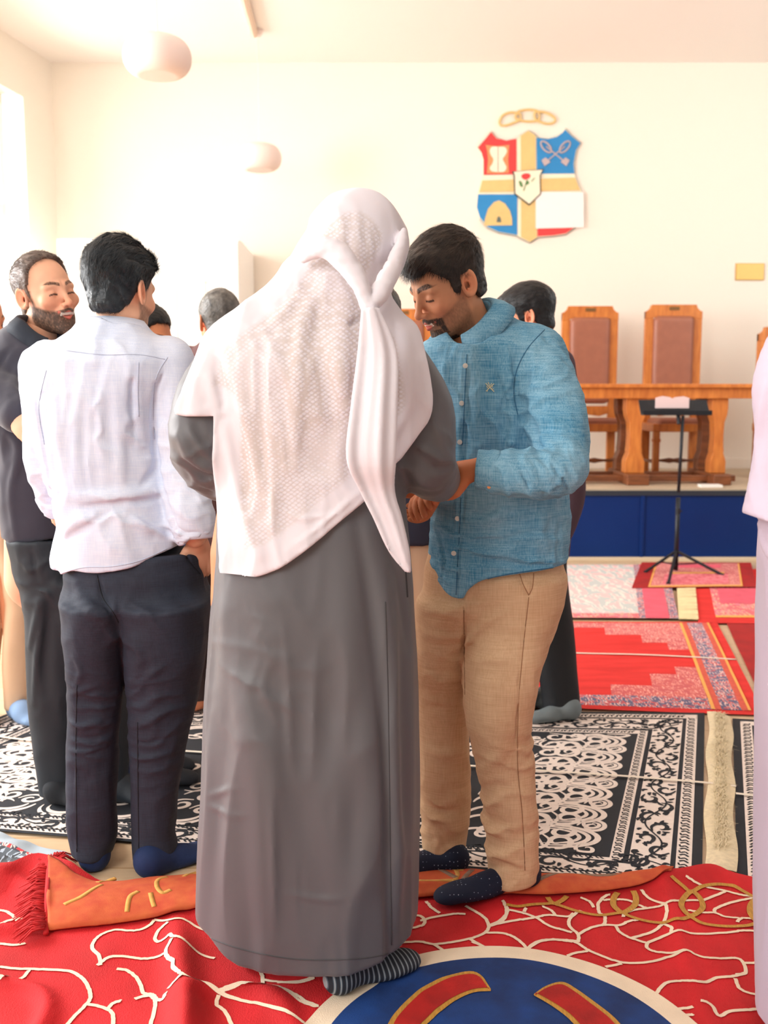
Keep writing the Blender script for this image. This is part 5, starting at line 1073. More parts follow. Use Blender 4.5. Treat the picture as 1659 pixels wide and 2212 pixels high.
# hands of the man in grey and body
H1 = hand_chains(at(954, 1044, 2.55), (-.25, .5, -.6), (.6, -.4, .4), 1, .7)
H1b = hand_chains(at(890, 1056, 2.68), (.9, -.05, -.1), (0, .3, .9), -1, .6)
hd1 = dict(skin=(196, 130, 88), haircol=None)
make_body(p1, hc1, R1, hd1, [([at(560, 1500, 2.35), at(560, 1200, 2.35), at(650, 900, 2.35), at(700, 740, 2.35)], [.08, .11, .12, .09]), ([at(600, 740, 2.35), at(790, 740, 2.35)], [.06, .06]), (laR, [.05, .045, .042, .035, .028, .026]), (raR, [.05, .045, .042, .035, .028]), ([at(560, 1300, 2.35), at(545, 1750, 2.33), gnd(545, 2060) + [0, .05, .1]], [.09, .055, .035]), ([at(760, 1300, 2.35), at(760, 1750, 2.33), gnd(750, 2080) + [0, .07, .1]], [.09, .055, .035]), ([at(560, 1290, 2.35), at(760, 1290, 2.35)], [.09, .09])], [H1, H1b], .006, neck=at(735, 690, 2.42))
m_navysock = mat('navy_sock', (24, 40, 74), .85, .1, 90, bump=.3, bscale=500)
ms_, nt, bs = newmat('striped_sock'); L = nt.links; tc = N(nt, 'ShaderNodeTexCoord'); mp = N(nt, 'ShaderNodeMapping'); mp.inputs['Rotation'].default_value = (0, 0, -.5); L.new(tc.outputs['Object'], mp.inputs[0]); wv = N(nt, 'ShaderNodeTexWave'); wv.inputs['Scale'].default_value = 26; wv.inputs['Distortion'].default_value = .3; L.new(mp.outputs[0], wv.inputs['Vector']); rp = N(nt, 'ShaderNodeValToRGB'); rp.color_ramp.interpolation = 'CONSTANT'; rp.color_ramp.elements[0].color = (*lin((34, 38, 46)), 1); rp.color_ramp.elements[1].position = .62; rp.color_ramp.elements[1].color = (*lin((78, 92, 104)), 1); e = rp.color_ramp.elements.new(.9); e.color = (*lin((150, 156, 158)), 1); L.new(wv.outputs['Fac'], rp.inputs[0]); L.new(rp.outputs[0], bs.inputs['Base Color']); bs.inputs['Roughness'].default_value = .85
zc = .014
foot(p1, gnd(700, 2186) + [0, .03, zc], gnd(885, 2108) + [.02, .03, zc], ms_, ankle=np.array([gnd(745, 2130)[0], 2.30, .12]), low=True)
foot(p1, gnd(532, 2136) + [0, .035, zc], gnd(550, 1960) + [0, 0, zc], m_navysock, low=True)
# ---------------------------------------------------------------- man in the blue linen shirt
Y2 = 2.70; KS = .96
p2 = thing('person', 'smiling bearded person in a blue linen shirt and tan trousers, head bowed, holding hands out', 'person', (gnd(1050, 1930)[0], Y2 * KS, 0))
m_lin = linen('blue_linen', (60, 132, 168), (146, 190, 210)); m_tan = linen('tan_cotton', (206, 164, 124), (226, 190, 150), .8, 340, .15)
tor = prof_col([(1300, 925, 1226, .16), (1230, 922, 1224, .16), (1150, 926, 1226, .16), (1050, 934, 1222, .155), (950, 934, 1200, .15), (860, 926, 1180, .15), (800, 918, 1180, .15), (750, 916, 1190, .14), (715, 942, 1150, .11), (690, 990, 1106, .085), (665, 1022, 1076, .055), (650, 1034, 1066, .04)], Y2, .5, 2.3)
arm2 = [at(1150, 775, 2.66), at(1192, 870, 2.56), at(1212, 975, 2.48), at(1200, 1015, 2.43), at(1120, 1024, 2.40), at(1072, 1018, 2.42)]; arm2r = [.085, .073, .066, .062, .053, .046]
arm2b = [at(945, 790, 2.82), at(925, 900, 2.80), at(930, 1010, 2.72), at(960, 1050, 2.60)]; arm2br = [.075, .062, .055, .042]
def shirt2(P): return smin(smin(column(P, tor), chain(P, arm2, arm2r, 5), .022), chain(P, arm2b, arm2br), .025)
def clip2(P):
    h_ = hem(P, [(900, 1190), (918, 1205), (932, 1232), (948, 1264), (970, 1288), (998, 1293), (1012, 1272), (1040, 1250), (1090, 1240), (1150, 1233), (1240, 1225)], 2.56)
    nk = smin(ell(P, at(1018, 690, 2.62), (.064, .09, .080)), cap(P, at(1008, 705, 2.5), at(1004, 752, 2.5), .042, .012), .02); return np.maximum(h_, -nk * .7)
W = [([(998, 770), (994, 900), (988, 1050), (982, 1150), (975, 1290)], .004, .003), ([(1016, 790), (1010, 900), (1003, 1050), (998, 1150), (992, 1285)], .0035, -.005), ([(1120, 760), (1112, 800), (1118, 870), (1122, 900)], .006, -.007), ([(1135, 870), (1150, 930), (1165, 975)], .012, -.016), ([(1125, 885), (1180, 905), (1230, 900)], .008, .007), ([(1130, 850), (1170, 860), (1200, 850)], .007, .006), ([(1155, 950), (1190, 960), (1235, 950)], .008, .007),
     ([(1160, 975), (1185, 985), (1215, 1020), (1240, 1050)], .007, .008), ([(1150, 990), (1170, 1010), (1195, 1050)], .006, .008), ([(1125, 985), (1145, 1010), (1165, 1055)], .006, .007), ([(1100, 985), (1115, 1010), (1140, 1060)], .006, .006), ([(1085, 990), (1095, 1015), (1100, 1060)], .005, .007), ([(1170, 970), (1210, 990), (1250, 1010)], .006, .007), ([(1140, 1000), (1155, 1030), (1175, 1065)], .004, -.006), ([(1110, 1000), (1128, 1030), (1150, 1062)], .004, -.006), ([(1190, 1000), (1215, 1035), (1228, 1060)], .004, -.006),
     ([(1060, 790), (1085, 860), (1090, 960)], .010, -.010), ([(1040, 810), (1030, 880), (1040, 960)], .012, .008), ([(1080, 800), (1110, 900), (1100, 1000)], .012, .008), ([(1000, 840), (1020, 960)], .006, .005), ([(960, 800), (955, 900), (960, 960)], .010, .008), ([(940, 780), (942, 900)], .008, -.006),
     ([(1000, 1160), (1080, 1165), (1160, 1150), (1215, 1160)], .007, -.007), ([(1010, 1180), (1060, 1195), (1130, 1180)], .008, .007), ([(1020, 1140), (1060, 1120), (1100, 1095)], .008, .006), ([(1000, 1105), (1040, 1110), (1080, 1100)], .006, -.005), ([(1060, 1210), (1130, 1220), (1215, 1218)], .007, -.006), ([(1010, 1235), (1060, 1225), (1120, 1228)], .006, .005), ([(935, 1130), (950, 1190), (960, 1250)], .006, .006), ([(950, 1160), (960, 1210), (952, 1270)], .005, -.006), ([(1180, 1090), (1170, 1150), (1190, 1200)], .012, .006), ([(925, 1200), (940, 1205), (965, 1195)], .005, -.004)]
o, sf2 = garment(p2, 'shirt', shirt2, (at(890, 1000, 2.8)[0] - .02, 2.12, at(1000, 1310, 2.6)[2]), (at(1290, 1000, 2.5)[0], 3.0, at(1000, 640, 2.7)[2]), .0046, m_lin, W, lambda P: folds(P, (12, 12, 6), .006, 51, .6) + crinkle(P, (20, 20, 9), .0026, 52) + crinkle(P, (44, 44, 26), .0011, 53)
    + wrinkle(P, (1, -.3, .55), 27, .009, at(1140, 1020, 2.38), (.11, .14, .085), 1) + wrinkle(P, (.5, 0, 1), 22, .010, at(1185, 960, 2.44), (.075, .1, .07), 2) + wrinkle(P, (-.35, 0, 1), 20, .008, at(1160, 850, 2.55), (.08, .1, .08), 3)
    + wrinkle(P, (.1, 0, 1), 19, .008, at(1110, 1170, 2.55), (.2, .12, .09), 4) + wrinkle(P, (1, 0, .25), 16, .007, at(1050, 880, 2.55), (.12, .1, .16), 5) + wrinkle(P, (.3, 0, 1), 24, .005, at(950, 1210, 2.6), (.05, .1, .09), 6), clip2, 1.6, .004, 1.35)
m_seam2 = linen('blue_stitching', (34, 88, 128), (70, 130, 162)); seam(p2, sf2, [[(1008, 765), (1003, 870), (999, 960)], [(996, 1075), (992, 1150), (985, 1285)], [(1176, 712), (1140, 752), (1116, 800), (1110, 850), (1118, 895)], [(1010, 1286), (1040, 1256), (1090, 1242), (1150, 1232), (1215, 1224)]], m_seam2, 1.6)
cf = [at(1078, 1018, 2.415), at(1030, 1014, 2.425)]
sdf_obj('cuff', lambda P: smax(smax(cap(P, cf[0], cf[1] + (cf[1] - cf[0]) * .5, .0485, .045), (P - cf[1]) @ ((cf[1] - cf[0]) / np.linalg.norm(cf[1] - cf[0])), .003) - .0, -((P - cf[0]) @ ((cf[1] - cf[0]) / np.linalg.norm(cf[1] - cf[0]))), .003) - folds(P, (40, 40, 30), .001, 3), np.minimum(*cf) - .08, np.maximum(*cf) + .08, .004, m_lin, p2)
cR = rot(-128, -16, 0)
collar(p2, at(1022, 702, 2.665), rot(-128, -38, 2), .068, .076, m_lin, .024, .050, 24, .034, drop=.004, spread=.6)
mb_ = mat('pearl_button', (232, 226, 216), .3)
for (px, py) in ((1005, 790), (997, 871), (993, 955), (988, 1120), (980, 1195)):
    q = hits(sf2, [(px, py)], 1.6)[0]; b = MB(); b.tube([q + [0, -.003, 0], q + [0, .001, 0]], .0062, 16); b.tube([q + [0, -.0036, 0], q + [0, -.002, 0]], [.0035, .0042], 12); b.build('button', mb_, p2)
q = hits(sf2, [(1056, 1052)], 1.6)[0]; b = MB(); b.tube([q + [0, -.003, 0], q + [0, .001, 0]], .004, 14); b.build('button', mat('orange_button', (240, 150, 90), .4), p2)
b = MB()
for pts in ([(1049, 828), (1058, 837), (1067, 846)], [(1067, 829), (1058, 837), (1050, 845)], [(1054, 826), (1058, 834), (1062, 828)], [(1051, 834), (1055, 840), (1052, 846)], [(1064, 834), (1061, 841), (1066, 840)]):
    b.tube(list(hits(sf2, pts, 1.6) - [0, .001, 0]), .0012, 5)
b.build('chest_embroidery', mat('cream_thread', (232, 222, 186), .8), p2)
# trousers
hip2 = prof_col([(1345, 930, 1190, .10), (1300, 915, 1205, .13), (1230, 920, 1216, .14), (1190, 930, 1212, .13)], 2.70, .5, 2.3)
lgL = prof_col([(1835, 912, 1003, .072, 2.77), (1800, 910, 1013, .062, 2.77), (1700, 908, 1019, .066, 2.77), (1600, 908, 1014, .07, 2.77), (1500, 902, 1008, .08, 2.77), (1400, 900, 1012, .10, 2.74), (1300, 905, 1060, .13, 2.71)], 2.8, .5, 2.2)
lgR = prof_col([(1893, 1056, 1160, .074, 2.625), (1870, 1056, 1161, .070, 2.625), (1800, 1051, 1161, .066, 2.63), (1700, 1036, 1157, .070, 2.63), (1640, 1022, 1150, .075, 2.63), (1560, 1008, 1144, .085, 2.62), (1480, 1003, 1155, .09, 2.62), (1400, 1001, 1178, .11, 2.65), (1300, 1002, 1206, .13, 2.69), (1250, 1000, 1212, .135, 2.7)], 2.64, .5, 2.2)
def trou2(P): return smin(smin(column(P, lgL), column(P, lgR), .012), column(P, hip2), .05)
WT = [([(1002, 1310), (1002, 1400), (1004, 1520)], .005, -.014), ([(1120, 1235), (1130, 1265), (1143, 1285), (1150, 1270), (1152, 1240)], .0035, -.005), ([(1140, 1290), (1128, 1400), (1118, 1520), (1115, 1650), (1128, 1750), (1135, 1900)], .003, -.004), ([(905, 1388), (950, 1400), (995, 1402)], .005, .004), ([(905, 1430), (950, 1438), (992, 1438)], .005, .004), ([(910, 1320), (960, 1325), (990, 1335)], .006, .005), ([(1020, 1420), (1060, 1428), (1100, 1425)], .007, .005), ([(1010, 1640), (1020, 1665), (1060, 1650), (1090, 1620)], .012, .009), ([(1030, 1690), (1060, 1700), (1110, 1690)], .012, -.008),
      ([(1060, 1740), (1085, 1790), (1105, 1810)], .012, -.009), ([(1120, 1620), (1140, 1630), (1152, 1626)], .005, .005), ([(1120, 1645), (1140, 1652), (1154, 1648)], .005, .005), ([(1060, 1840), (1090, 1850), (1130, 1880)], .009, .007), ([(1060, 1880), (1100, 1870), (1150, 1890)], .008, -.006), ([(930, 1790), (950, 1810), (940, 1840)], .010, .008), ([(925, 1740), (960, 1750), (1000, 1740)], .010, -.007), ([(925, 1620), (960, 1630), (1005, 1620)], .012, .007), ([(1020, 1250), (1008, 1290), (1005, 1320)], .006, .008), ([(1060, 1520), (1080, 1600), (1070, 1660)], .02, .008), ([(970, 1440), (960, 1500), (965, 1560)], .006, .005)]
o, tf2 = garment(p2, 'trousers', trou2, (at(880, 1500, 2.8)[0] - .02, 2.3, .02), (at(1230, 1300, 2.7)[0], 3.0, at(1000, 1195, 2.7)[2]), .0055, m_tan, WT, lambda P: folds(P, (7, 7, 5), .006, 61, .5) + crinkle(P, (14, 14, 10), .002, 62)
    + wrinkle(P, (.25, 0, 1), 18, .010, at(1110, 1640, 2.6), (.09, .1, .09), 7) + wrinkle(P, (-.4, 0, 1), 14, .014, at(1080, 1790, 2.6), (.08, .1, .12), 8) + wrinkle(P, (.1, 0, 1), 17, .009, at(955, 1420, 2.7), (.06, .1, .12), 9) + wrinkle(P, (.3, 0, 1), 15, .012, at(950, 1770, 2.75), (.07, .1, .13), 10) + wrinkle(P, (-.6, 0, 1), 16, .009, at(1020, 1350, 2.6), (.07, .1, .09), 11), None, 1.6)
m_seam3 = mat('tan_stitching', (164, 118, 84), .8); seam(p2, tf2, [[(1122, 1238), (1130, 1262), (1142, 1286)], [(1142, 1286), (1150, 1268), (1153, 1238)], [(1142, 1290), (1130, 1400), (1120, 1520), (1118, 1650), (1128, 1760), (1134, 1880)], [(1002, 1318), (1003, 1400), (1004, 1500)]], m_seam3, 1.6)
m_dot, nt, bs = newmat('dotted_navy_sock'); L = nt.links; tc = N(nt, 'ShaderNodeTexCoord'); vo = N(nt, 'ShaderNodeTexVoronoi'); vo.inputs['Scale'].default_value = 95; vo.inputs['Randomness'].default_value = .15; L.new(tc.outputs['Object'], vo.inputs['Vector']); rp = N(nt, 'ShaderNodeValToRGB'); rp.color_ramp.elements[0].color = (*lin((150, 160, 180)), 1); rp.color_ramp.elements[1].color = (*lin((16, 26, 52)), 1); rp.color_ramp.elements[0].position = .10; rp.color_ramp.elements[1].position = .17; L.new(vo.outputs['Distance'], rp.inputs[0]); L.new(rp.outputs[0], bs.inputs['Base Color']); bs.inputs['Roughness'].default_value = .85
foot(p2, gnd(1166, 1942) + [0, .035, .02], gnd(940, 1982) + [0, .03, .02], m_dot, ankle=at(1112, 1880, 2.65), r=.036, h=.005)
foot(p2, gnd(1012, 1905) + [0, .035, .012], gnd(790, 1925) + [0, .03, .012], m_dot, ankle=at(962, 1830, 2.78), r=.036)
hc2 = at(967, 618, 2.66); R2 = rot(-118, -27, -4)
s2 = dict(skin=(218, 156, 118), browt=.0072, lash=.0034, haircol=(30, 25, 22), hair2=(62, 50, 42), hair='short', quiff=True, hairt=.012, beard='goatee', smile=.55, nstr=15000, flow=(.25, 1, -.25), slen=.032, sideflow=.25, beardcol=(58, 46, 40), wave=.0045)
H2 = hand_chains(at(1026, 1014, 2.43), (-.85, .42, -.32), (-.2, -.75, .6), 1, .75, .6)
H2b = hand_chains(at(962, 1052, 2.60), (-.5, -.6, -.1), (-.3, .3, .9), -1, .8)
make_body(p2, hc2, R2, s2, [([at(1040, 1250, 2.72), at(1060, 1150, 2.72), at(1050, 900, 2.72), at(1035, 760, 2.72)], [.09, .11, .11, .08]), ([at(950, 780, 2.8), at(1140, 770, 2.68)], [.055, .055]), (arm2, [.05, .045, .042, .038, .030, .026]), (arm2b, [.045, .04, .035, .028]), ([at(975, 1250, 2.74), at(960, 1600, 2.77), at(960, 1830, 2.77)], [.06, .04, .03]), ([at(1100, 1260, 2.68), at(1080, 1600, 2.63), at(1110, 1870, 2.63)], [.06, .045, .03])], [H2, H2b], .0019, neck=at(1022, 725, 2.70), skincol=(206, 130, 88))
# ---------------------------------------------------------------- man in the white shirt, back to the camera
Y3 = 2.84; KS = .955
p3 = thing('person', 'dark-haired person in a pale linen shirt and black trousers, back turned, hand in pocket', 'person', (gnd(300, 1890)[0], Y3 * KS, 0))
m_whl = linen('pale_linen', (200, 212, 234), (220, 227, 241), .85, 420, .12); m_char = linen('charcoal_linen', (28, 34, 48), (40, 48, 64), .8, 420, .15)
tor3 = prof_col([(1260, 128, 412, .15), (1200, 122, 404, .15), (1130, 136, 388, .15), (1050, 112, 366, .14), (960, 84, 350, .14), (880, 70, 362, .145), (820, 74, 384, .145), (780, 90, 382, .14), (745, 118, 360, .12), (715, 160, 318, .09), (690, 180, 300, .07)], Y3, .5, 2.3)
a3r = [at(362, 790, Y3), at(378, 900, 2.82), at(390, 1010, 2.80), at(410, 1110, 2.76), at(418, 1140, 2.76)]; a3rr = [.072, .066, .062, .062, .058]
a3l = [at(105, 800, Y3), at(96, 900, 2.85), at(92, 1000, 2.88), at(112, 1060, 2.93), at(124, 1090, 2.96)]; a3lr = [.072, .056, .048, .044, .042]
def shirt3(P): return smin(smin(column(P, tor3), chain(P, a3r, a3rr), .02), chain(P, a3l, a3lr), .02)
W3 = [([(335, 830), (332, 900), (338, 990), (352, 1060), (372, 1130)], .007, -.016), ([(78, 850), (92, 950), (108, 1040), (125, 1100)], .006, -.010), ([(180, 795), (165, 900), (170, 1000), (185, 1080)], .012, .008), ([(215, 800), (205, 900), (215, 1020)], .010, -.006), ([(250, 810), (255, 900), (262, 1000), (262, 1060)], .012, .009), ([(290, 790), (284, 860), (290, 960)], .008, -.007), ([(302, 785), (300, 860), (310, 960)], .008, .006), ([(120, 860), (128, 950), (140, 1040)], .012, .007), ([(145, 760), (220, 768), (300, 766), (350, 775)], .003, .002), ([(355, 800), (340, 830), (334, 850)], .006, -.006),
      ([(180, 1095), (220, 1090), (260, 1085), (320, 1080), (355, 1068)], .008, -.012), ([(170, 1075), (240, 1072), (300, 1066), (350, 1052)], .014, .012), ([(250, 1095), (215, 1120), (170, 1150), (140, 1165)], .008, -.008), ([(265, 1092), (310, 1120), (360, 1150), (400, 1165)], .008, -.009), ([(275, 1105), (320, 1135), (380, 1165)], .010, .008), ([(300, 1060), (330, 1020), (345, 990)], .010, -.008), ([(200, 1115), (150, 1140), (135, 1175)], .010, .008), ([(80, 1000), (100, 1040), (125, 1060)], .008, .008), ([(75, 1060), (100, 1072), (130, 1080)], .006, -.006), ([(350, 900), (400, 930), (430, 960)], .010, -.005), ([(360, 1010), (400, 1030), (430, 1060)], .010, .005), ([(378, 1100), (410, 1120), (440, 1110)], .006, .007), ([(372, 1125), (395, 1150), (430, 1150)], .005, -.007)]
def clip3(P): return np.maximum(hem(P, [(60, 1236), (118, 1236), (130, 1243), (160, 1232), (215, 1234), (290, 1222), (330, 1203), (400, 1176), (408, 1165), (480, 1163)], 2.72), -(ell(P, at(262, 680, Y3), (.07, .08, .06))) * .5)
o, sf3 = garment(p3, 'shirt', shirt3, (at(20, 1000, 2.9)[0], 2.42, at(300, 1260, 2.7)[2]), (at(480, 1000, 2.75)[0], 3.1, at(250, 680, 2.8)[2]), .0052, m_whl, W3, lambda P: folds(P, (10, 10, 3.5), .008, 71, .5) + crinkle(P, (17, 17, 6), .0022, 72)
    + wrinkle(P, (.5, 0, 1), 15, .008, at(395, 1040, 2.72), (.09, .12, .12), 21) + wrinkle(P, (-.5, 0, 1), 17, .006, at(95, 1040, 2.86), (.07, .1, .08), 22) + wrinkle(P, (.1, 0, 1), 12, .007, at(270, 1110, 2.7), (.2, .12, .07), 23) + wrinkle(P, (1, 0, .05), 12, .005, at(230, 880, 2.7), (.2, .12, .2), 24), clip3, 1.7, .004, 1.2)
m_seam4 = linen('pale_stitching', (176, 186, 208), (196, 204, 222)); seam(p3, sf3, [[(142, 757), (220, 766), (300, 766), (356, 776)], [(362, 772), (338, 815), (332, 880), (334, 950)], [(100, 800), (84, 880), (96, 960)], [(300, 782), (298, 840), (300, 900)], [(134, 1238), (180, 1226), (240, 1224), (300, 1212), (360, 1186)]], m_seam4, 1.7, .0009)
for nm, pa, pb, r_ in (('rolled_cuff', at(408, 1105, 2.765), at(425, 1160, 2.76), .060), ('rolled_cuff', at(112, 1068, 2.93), at(128, 1100, 2.965), .046)):
    dd = (pb - pa) / np.linalg.norm(pb - pa); sdf_obj(nm, lambda P: smax(smax(cap(P, pa - dd * .05, pb + dd * .06, r_), (P - pb) @ dd, .006), -(P - pa) @ dd, .006) - folds(P, (26, 26, 40), .005, 5), np.minimum(pa, pb) - .09, np.maximum(pa, pb) + .09, .0048, m_whl, p3)
collar(p3, at(252, 722, 2.86), rot(14, -8, 0), .078, .074, m_whl, .030, .046, 24, .02, spread=.5)
hip3 = prof_col([(1335, 165, 432, .10), (1300, 144, 446, .135), (1240, 140, 445, .14), (1190, 150, 440, .13)], Y3, .5, 2.3)
l3l = prof_col([(1843, 160, 240, .072), (1800, 152, 250, .062), (1700, 144, 250, .064), (1600, 146, 254, .068), (1500, 148, 266, .076), (1400, 148, 275, .11), (1300, 142, 300, .135)], 2.80, .5, 2.2)
l3r = prof_col([(1850, 292, 382, .074), (1800, 290, 376, .062), (1700, 283, 384, .066), (1600, 278, 402, .074), (1500, 274, 428, .084), (1400, 268, 444, .115), (1300, 255, 448, .14)], 2.80, .5, 2.2)
def trou3(P): return smin(smin(column(P, l3l), column(P, l3r), .014), column(P, hip3), .06)
WT3 = [([(256, 1310), (262, 1400), (270, 1520)], .006, -.014), ([(214, 1245), (222, 1290), (245, 1330), (255, 1350)], .006, -.008), ([(165, 1260), (190, 1310), (230, 1340)], .014, .010), ([(160, 1420), (175, 1450), (165, 1480)], .007, .006), ([(155, 1500), (180, 1490), (210, 1480)], .007, .006), ([(150, 1560), (180, 1568), (215, 1560)], .006, .006), ([(150, 1590), (190, 1596), (240, 1585)], .006, -.005), ([(150, 1620), (185, 1625), (230, 1612)], .005, .005), ([(285, 1480), (310, 1470), (350, 1440)], .008, .007), ([(282, 1520), (310, 1530), (340, 1510)], .007, .006), ([(285, 1570), (320, 1560), (370, 1530)], .007, .006), ([(282, 1600), (320, 1605), (370, 1590)], .006, -.005), ([(285, 1635), (310, 1640), (350, 1628)], .005, .005), ([(166, 1620), (164, 1750), (166, 1860)], .003, .004), ([(297, 1650), (298, 1760), (300, 1870)], .003, .004), ([(280, 1360), (300, 1420), (290, 1470)], .016, .008), ([(392, 1185), (410, 1215), (432, 1242)], .004, -.006)]
_, tf3 = garment(p3, 'trousers', trou3, (at(110, 1500, 2.8)[0], 2.4, .02), (at(470, 1300, 2.8)[0], 3.1, at(250, 1195, 2.8)[2]), .0056, m_char, WT3, lambda P: folds(P, (8, 8, 6), .005, 81, .5) + crinkle(P, (14, 14, 10), .002, 82)
    + wrinkle(P, (.2, 0, 1), 22, .006, at(190, 1560, 2.7), (.08, .1, .12), 25) + wrinkle(P, (-.35, 0, 1), 22, .007, at(325, 1580, 2.7), (.09, .1, .14), 26) + wrinkle(P, (.7, 0, 1), 12, .007, at(250, 1330, 2.7), (.14, .1, .07), 27), None, 1.7)
seam(p3, tf3, [[(210, 1242), (222, 1290), (244, 1322), (256, 1345)], [(166, 1480), (164, 1600), (165, 1750), (166, 1840)], [(297, 1560), (298, 1700), (300, 1845)], [(396, 1190), (412, 1216), (434, 1240)]], mat('dark_stitching', (22, 24, 30), .8), 1.7)
m_nb = mat('blue_navy_sock', (22, 44, 88), .85, .1, 90, bump=.3, bscale=500)
foot(p3, gnd(202, 1896) + [0, .015, 0], gnd(215, 1800) + [0, .0, 0], m_nb, ankle=at(200, 1840, 2.775), r=.038)
foot(p3, gnd(296, 1905) + [0, .01, 0], gnd(440, 1850) + [.03, .03, 0], m_nb, ankle=at(336, 1850, 2.76), r=.042)
hc3 = at(262, 632, 2.86); R3 = rot(24, -4, 2)
s3 = dict(skin=(232, 178, 146), haircol=(20, 26, 30), hair2=(44, 52, 58), hair='back', hairt=.014, vol=.003, beard='stubble', nstr=16000, flow=(.1, -1, -.1), slen=.04, sideflow=-.35, wave=.009, strand=(36, 11, 13), beardcol=(60, 52, 46))
H3 = hand_chains(at(424, 1158, 2.79), (.04, .22, -1), (.5, -.8, 0), -1, .6, .5)
H3l = hand_chains(at(128, 1110, 2.97), (.35, .2, -.9), (-.5, -.6, 0), 1, .4)
make_body(p3, hc3, R3, s3, [([at(290, 1250, 2.84), at(260, 1050, 2.84), at(240, 850, 2.84), at(250, 770, 2.85)], [.09, .1, .11, .08]), ([at(130, 800, Y3), at(350, 790, Y3)], [.055, .055]), (a3r + [at(422, 1160, 2.76)], [.05, .045, .04, .036, .032, .03]), (a3l + [at(130, 1120, 2.97)], [.05, .04, .034, .03, .028, .026]), ([at(220, 1280, 2.84), at(200, 1600, 2.82), at(200, 1850, 2.82)], [.08, .05, .035]), ([at(350, 1280, 2.84), at(335, 1600, 2.8), at(336, 1860, 2.8)], [.08, .05, .035])], [H3, H3l], .0024, neck=at(254, 740, 2.88))
# ---------------------------------------------------------------- laughing man in the dark polo shirt
Y4 = 3.25; KS = .968
p4 = thing('person', 'laughing bearded person with receding hair in a dark navy polo shirt and trousers', 'person', (gnd(100, 1750)[0], Y4 * KS, 0))
m_polo = mat('navy_polo_cotton', (52, 52, 66), .8, .12, 6, bump=.2, bscale=500, sheen=.25); m_dkt = mat('dark_slate_trousers', (36, 44, 52), .7, .15, 5, bump=.1, bscale=400)
tor4 = prof_col([(1172, 12, 160, .13), (1100, 12, 158, .13), (1000, 4, 152, .14), (900, -30, 150, .15), (800, -46, 152, .15), (760, -30, 158, .14), (725, -4, 150, .11), (700, 30, 132, .08)], Y4, .5, 2.3)
a4 = [at(-25, 790, 3.2), at(0, 850, 3.1), at(40, 895, 3.02)]; a4r = [.085, .072, .060]
def polo(P): return smin(column(P, tor4), chain(P, a4, a4r), .02)
def clip4(P): return np.maximum(hem(P, [(-80, 1165), (0, 1165), (20, 1170), (42, 1172), (150, 1160), (300, 1160)], 3.15), -ell(P, at(95, 705, 3.2), (.068, .075, .07)) * .5)
garment(p4, 'polo_shirt', polo, (at(-120, 900, 3.2)[0], 2.72, at(0, 1190, 3.2)[2]), (at(180, 900, 3.2)[0], 3.5, at(80, 690, 3.2)[2]), .007, m_polo, [([(10, 930), (40, 970), (30, 1040)], .012, .008), ([(60, 960), (40, 1000), (26, 1060), (35, 1160)], .010, .010), ([(70, 760), (40, 800), (20, 850)], .01, .006), ([(30, 750), (10, 770), (-5, 800)], .008, -.006), ([(20, 830), (45, 860), (60, 880)], .010, .008)], lambda P: folds(P, (8, 8, 5), .006, 91) + crinkle(P, (12, 12, 6), .003, 92), clip4, 2.0)
collar(p4, at(92, 724, 3.22), rot(122, -16, 0), .082, .076, mat('dark_teal_collar', (38, 46, 58), .8, bump=.2, bscale=500), .040, .050, 26, .03)
t4 = prof_col([(1722, 92, 170, .07), (1700, 88, 172, .06), (1600, 72, 176, .075), (1500, 62, 180, .09), (1400, 58, 185, .1), (1300, 54, 180, .11), (1230, 36, 175, .12), (1160, 20, 160, .12)], 3.22, .5, 2.2)
t4b = prof_col([(1725, 205, 275, .055), (1600, 190, 280, .07), (1400, 150, 275, .1), (1250, 100, 220, .11)], 3.22, .5, 2.2)
garment(p4, 'trousers', lambda P: smin(column(P, t4), column(P, t4b), .02), (at(-10, 1400, 3.2)[0], 2.8, .03), (at(300, 1400, 3.3)[0], 3.65, at(0, 1150, 3.2)[2]), .008, m_dkt, [([(50, 1265), (80, 1272), (105, 1270)], .007, -.009), ([(90, 1290), (75, 1350), (64, 1400)], .010, .010), ([(68, 1185), (75, 1230), (80, 1262)], .006, -.007), ([(92, 1300), (88, 1360), (78, 1440), (72, 1520)], .010, .010), ([(110, 1300), (100, 1400), (100, 1500)], .014, -.008)], lambda P: folds(P, (8, 8, 4), .006, 95) + wrinkle(P, (.3, 0, 1), 10, .010, at(80, 1270, 3.1), (.1, .15, .08), 96), None, 2.0)
foot(p4, gnd(100, 1745) + [0, .03, .012], gnd(215, 1775) + [0, .05, .012], mat('black_sock', (28, 32, 38), .85), ankle=at(130, 1712, 3.22), r=.045, h=.007)
foot(p4, gnd(230, 1745) + [0, .05, .012], gnd(330, 1760) + [0, .05, .012], m_dkt, ankle=at(240, 1712, 3.24), r=.045, h=.008)
hc4 = at(100, 640, 3.27); R4 = rot(128, 3, 9)
s4 = dict(skin=(236, 180, 148), haircol=(122, 104, 94), hair2=(84, 70, 62), hair='receding', hairt=.006, beard='full', smile=1.0, nstr=7000, flow=(.2, 1, .1), slen=.024, beardcol=(84, 66, 56), wave=.003, brow=(84, 60, 48), browt=.0062, lash=.0032)
H4 = hand_chains(at(160, 990, 3.0), (.8, 0, -.4), (0, -1, 0), 1, .5)
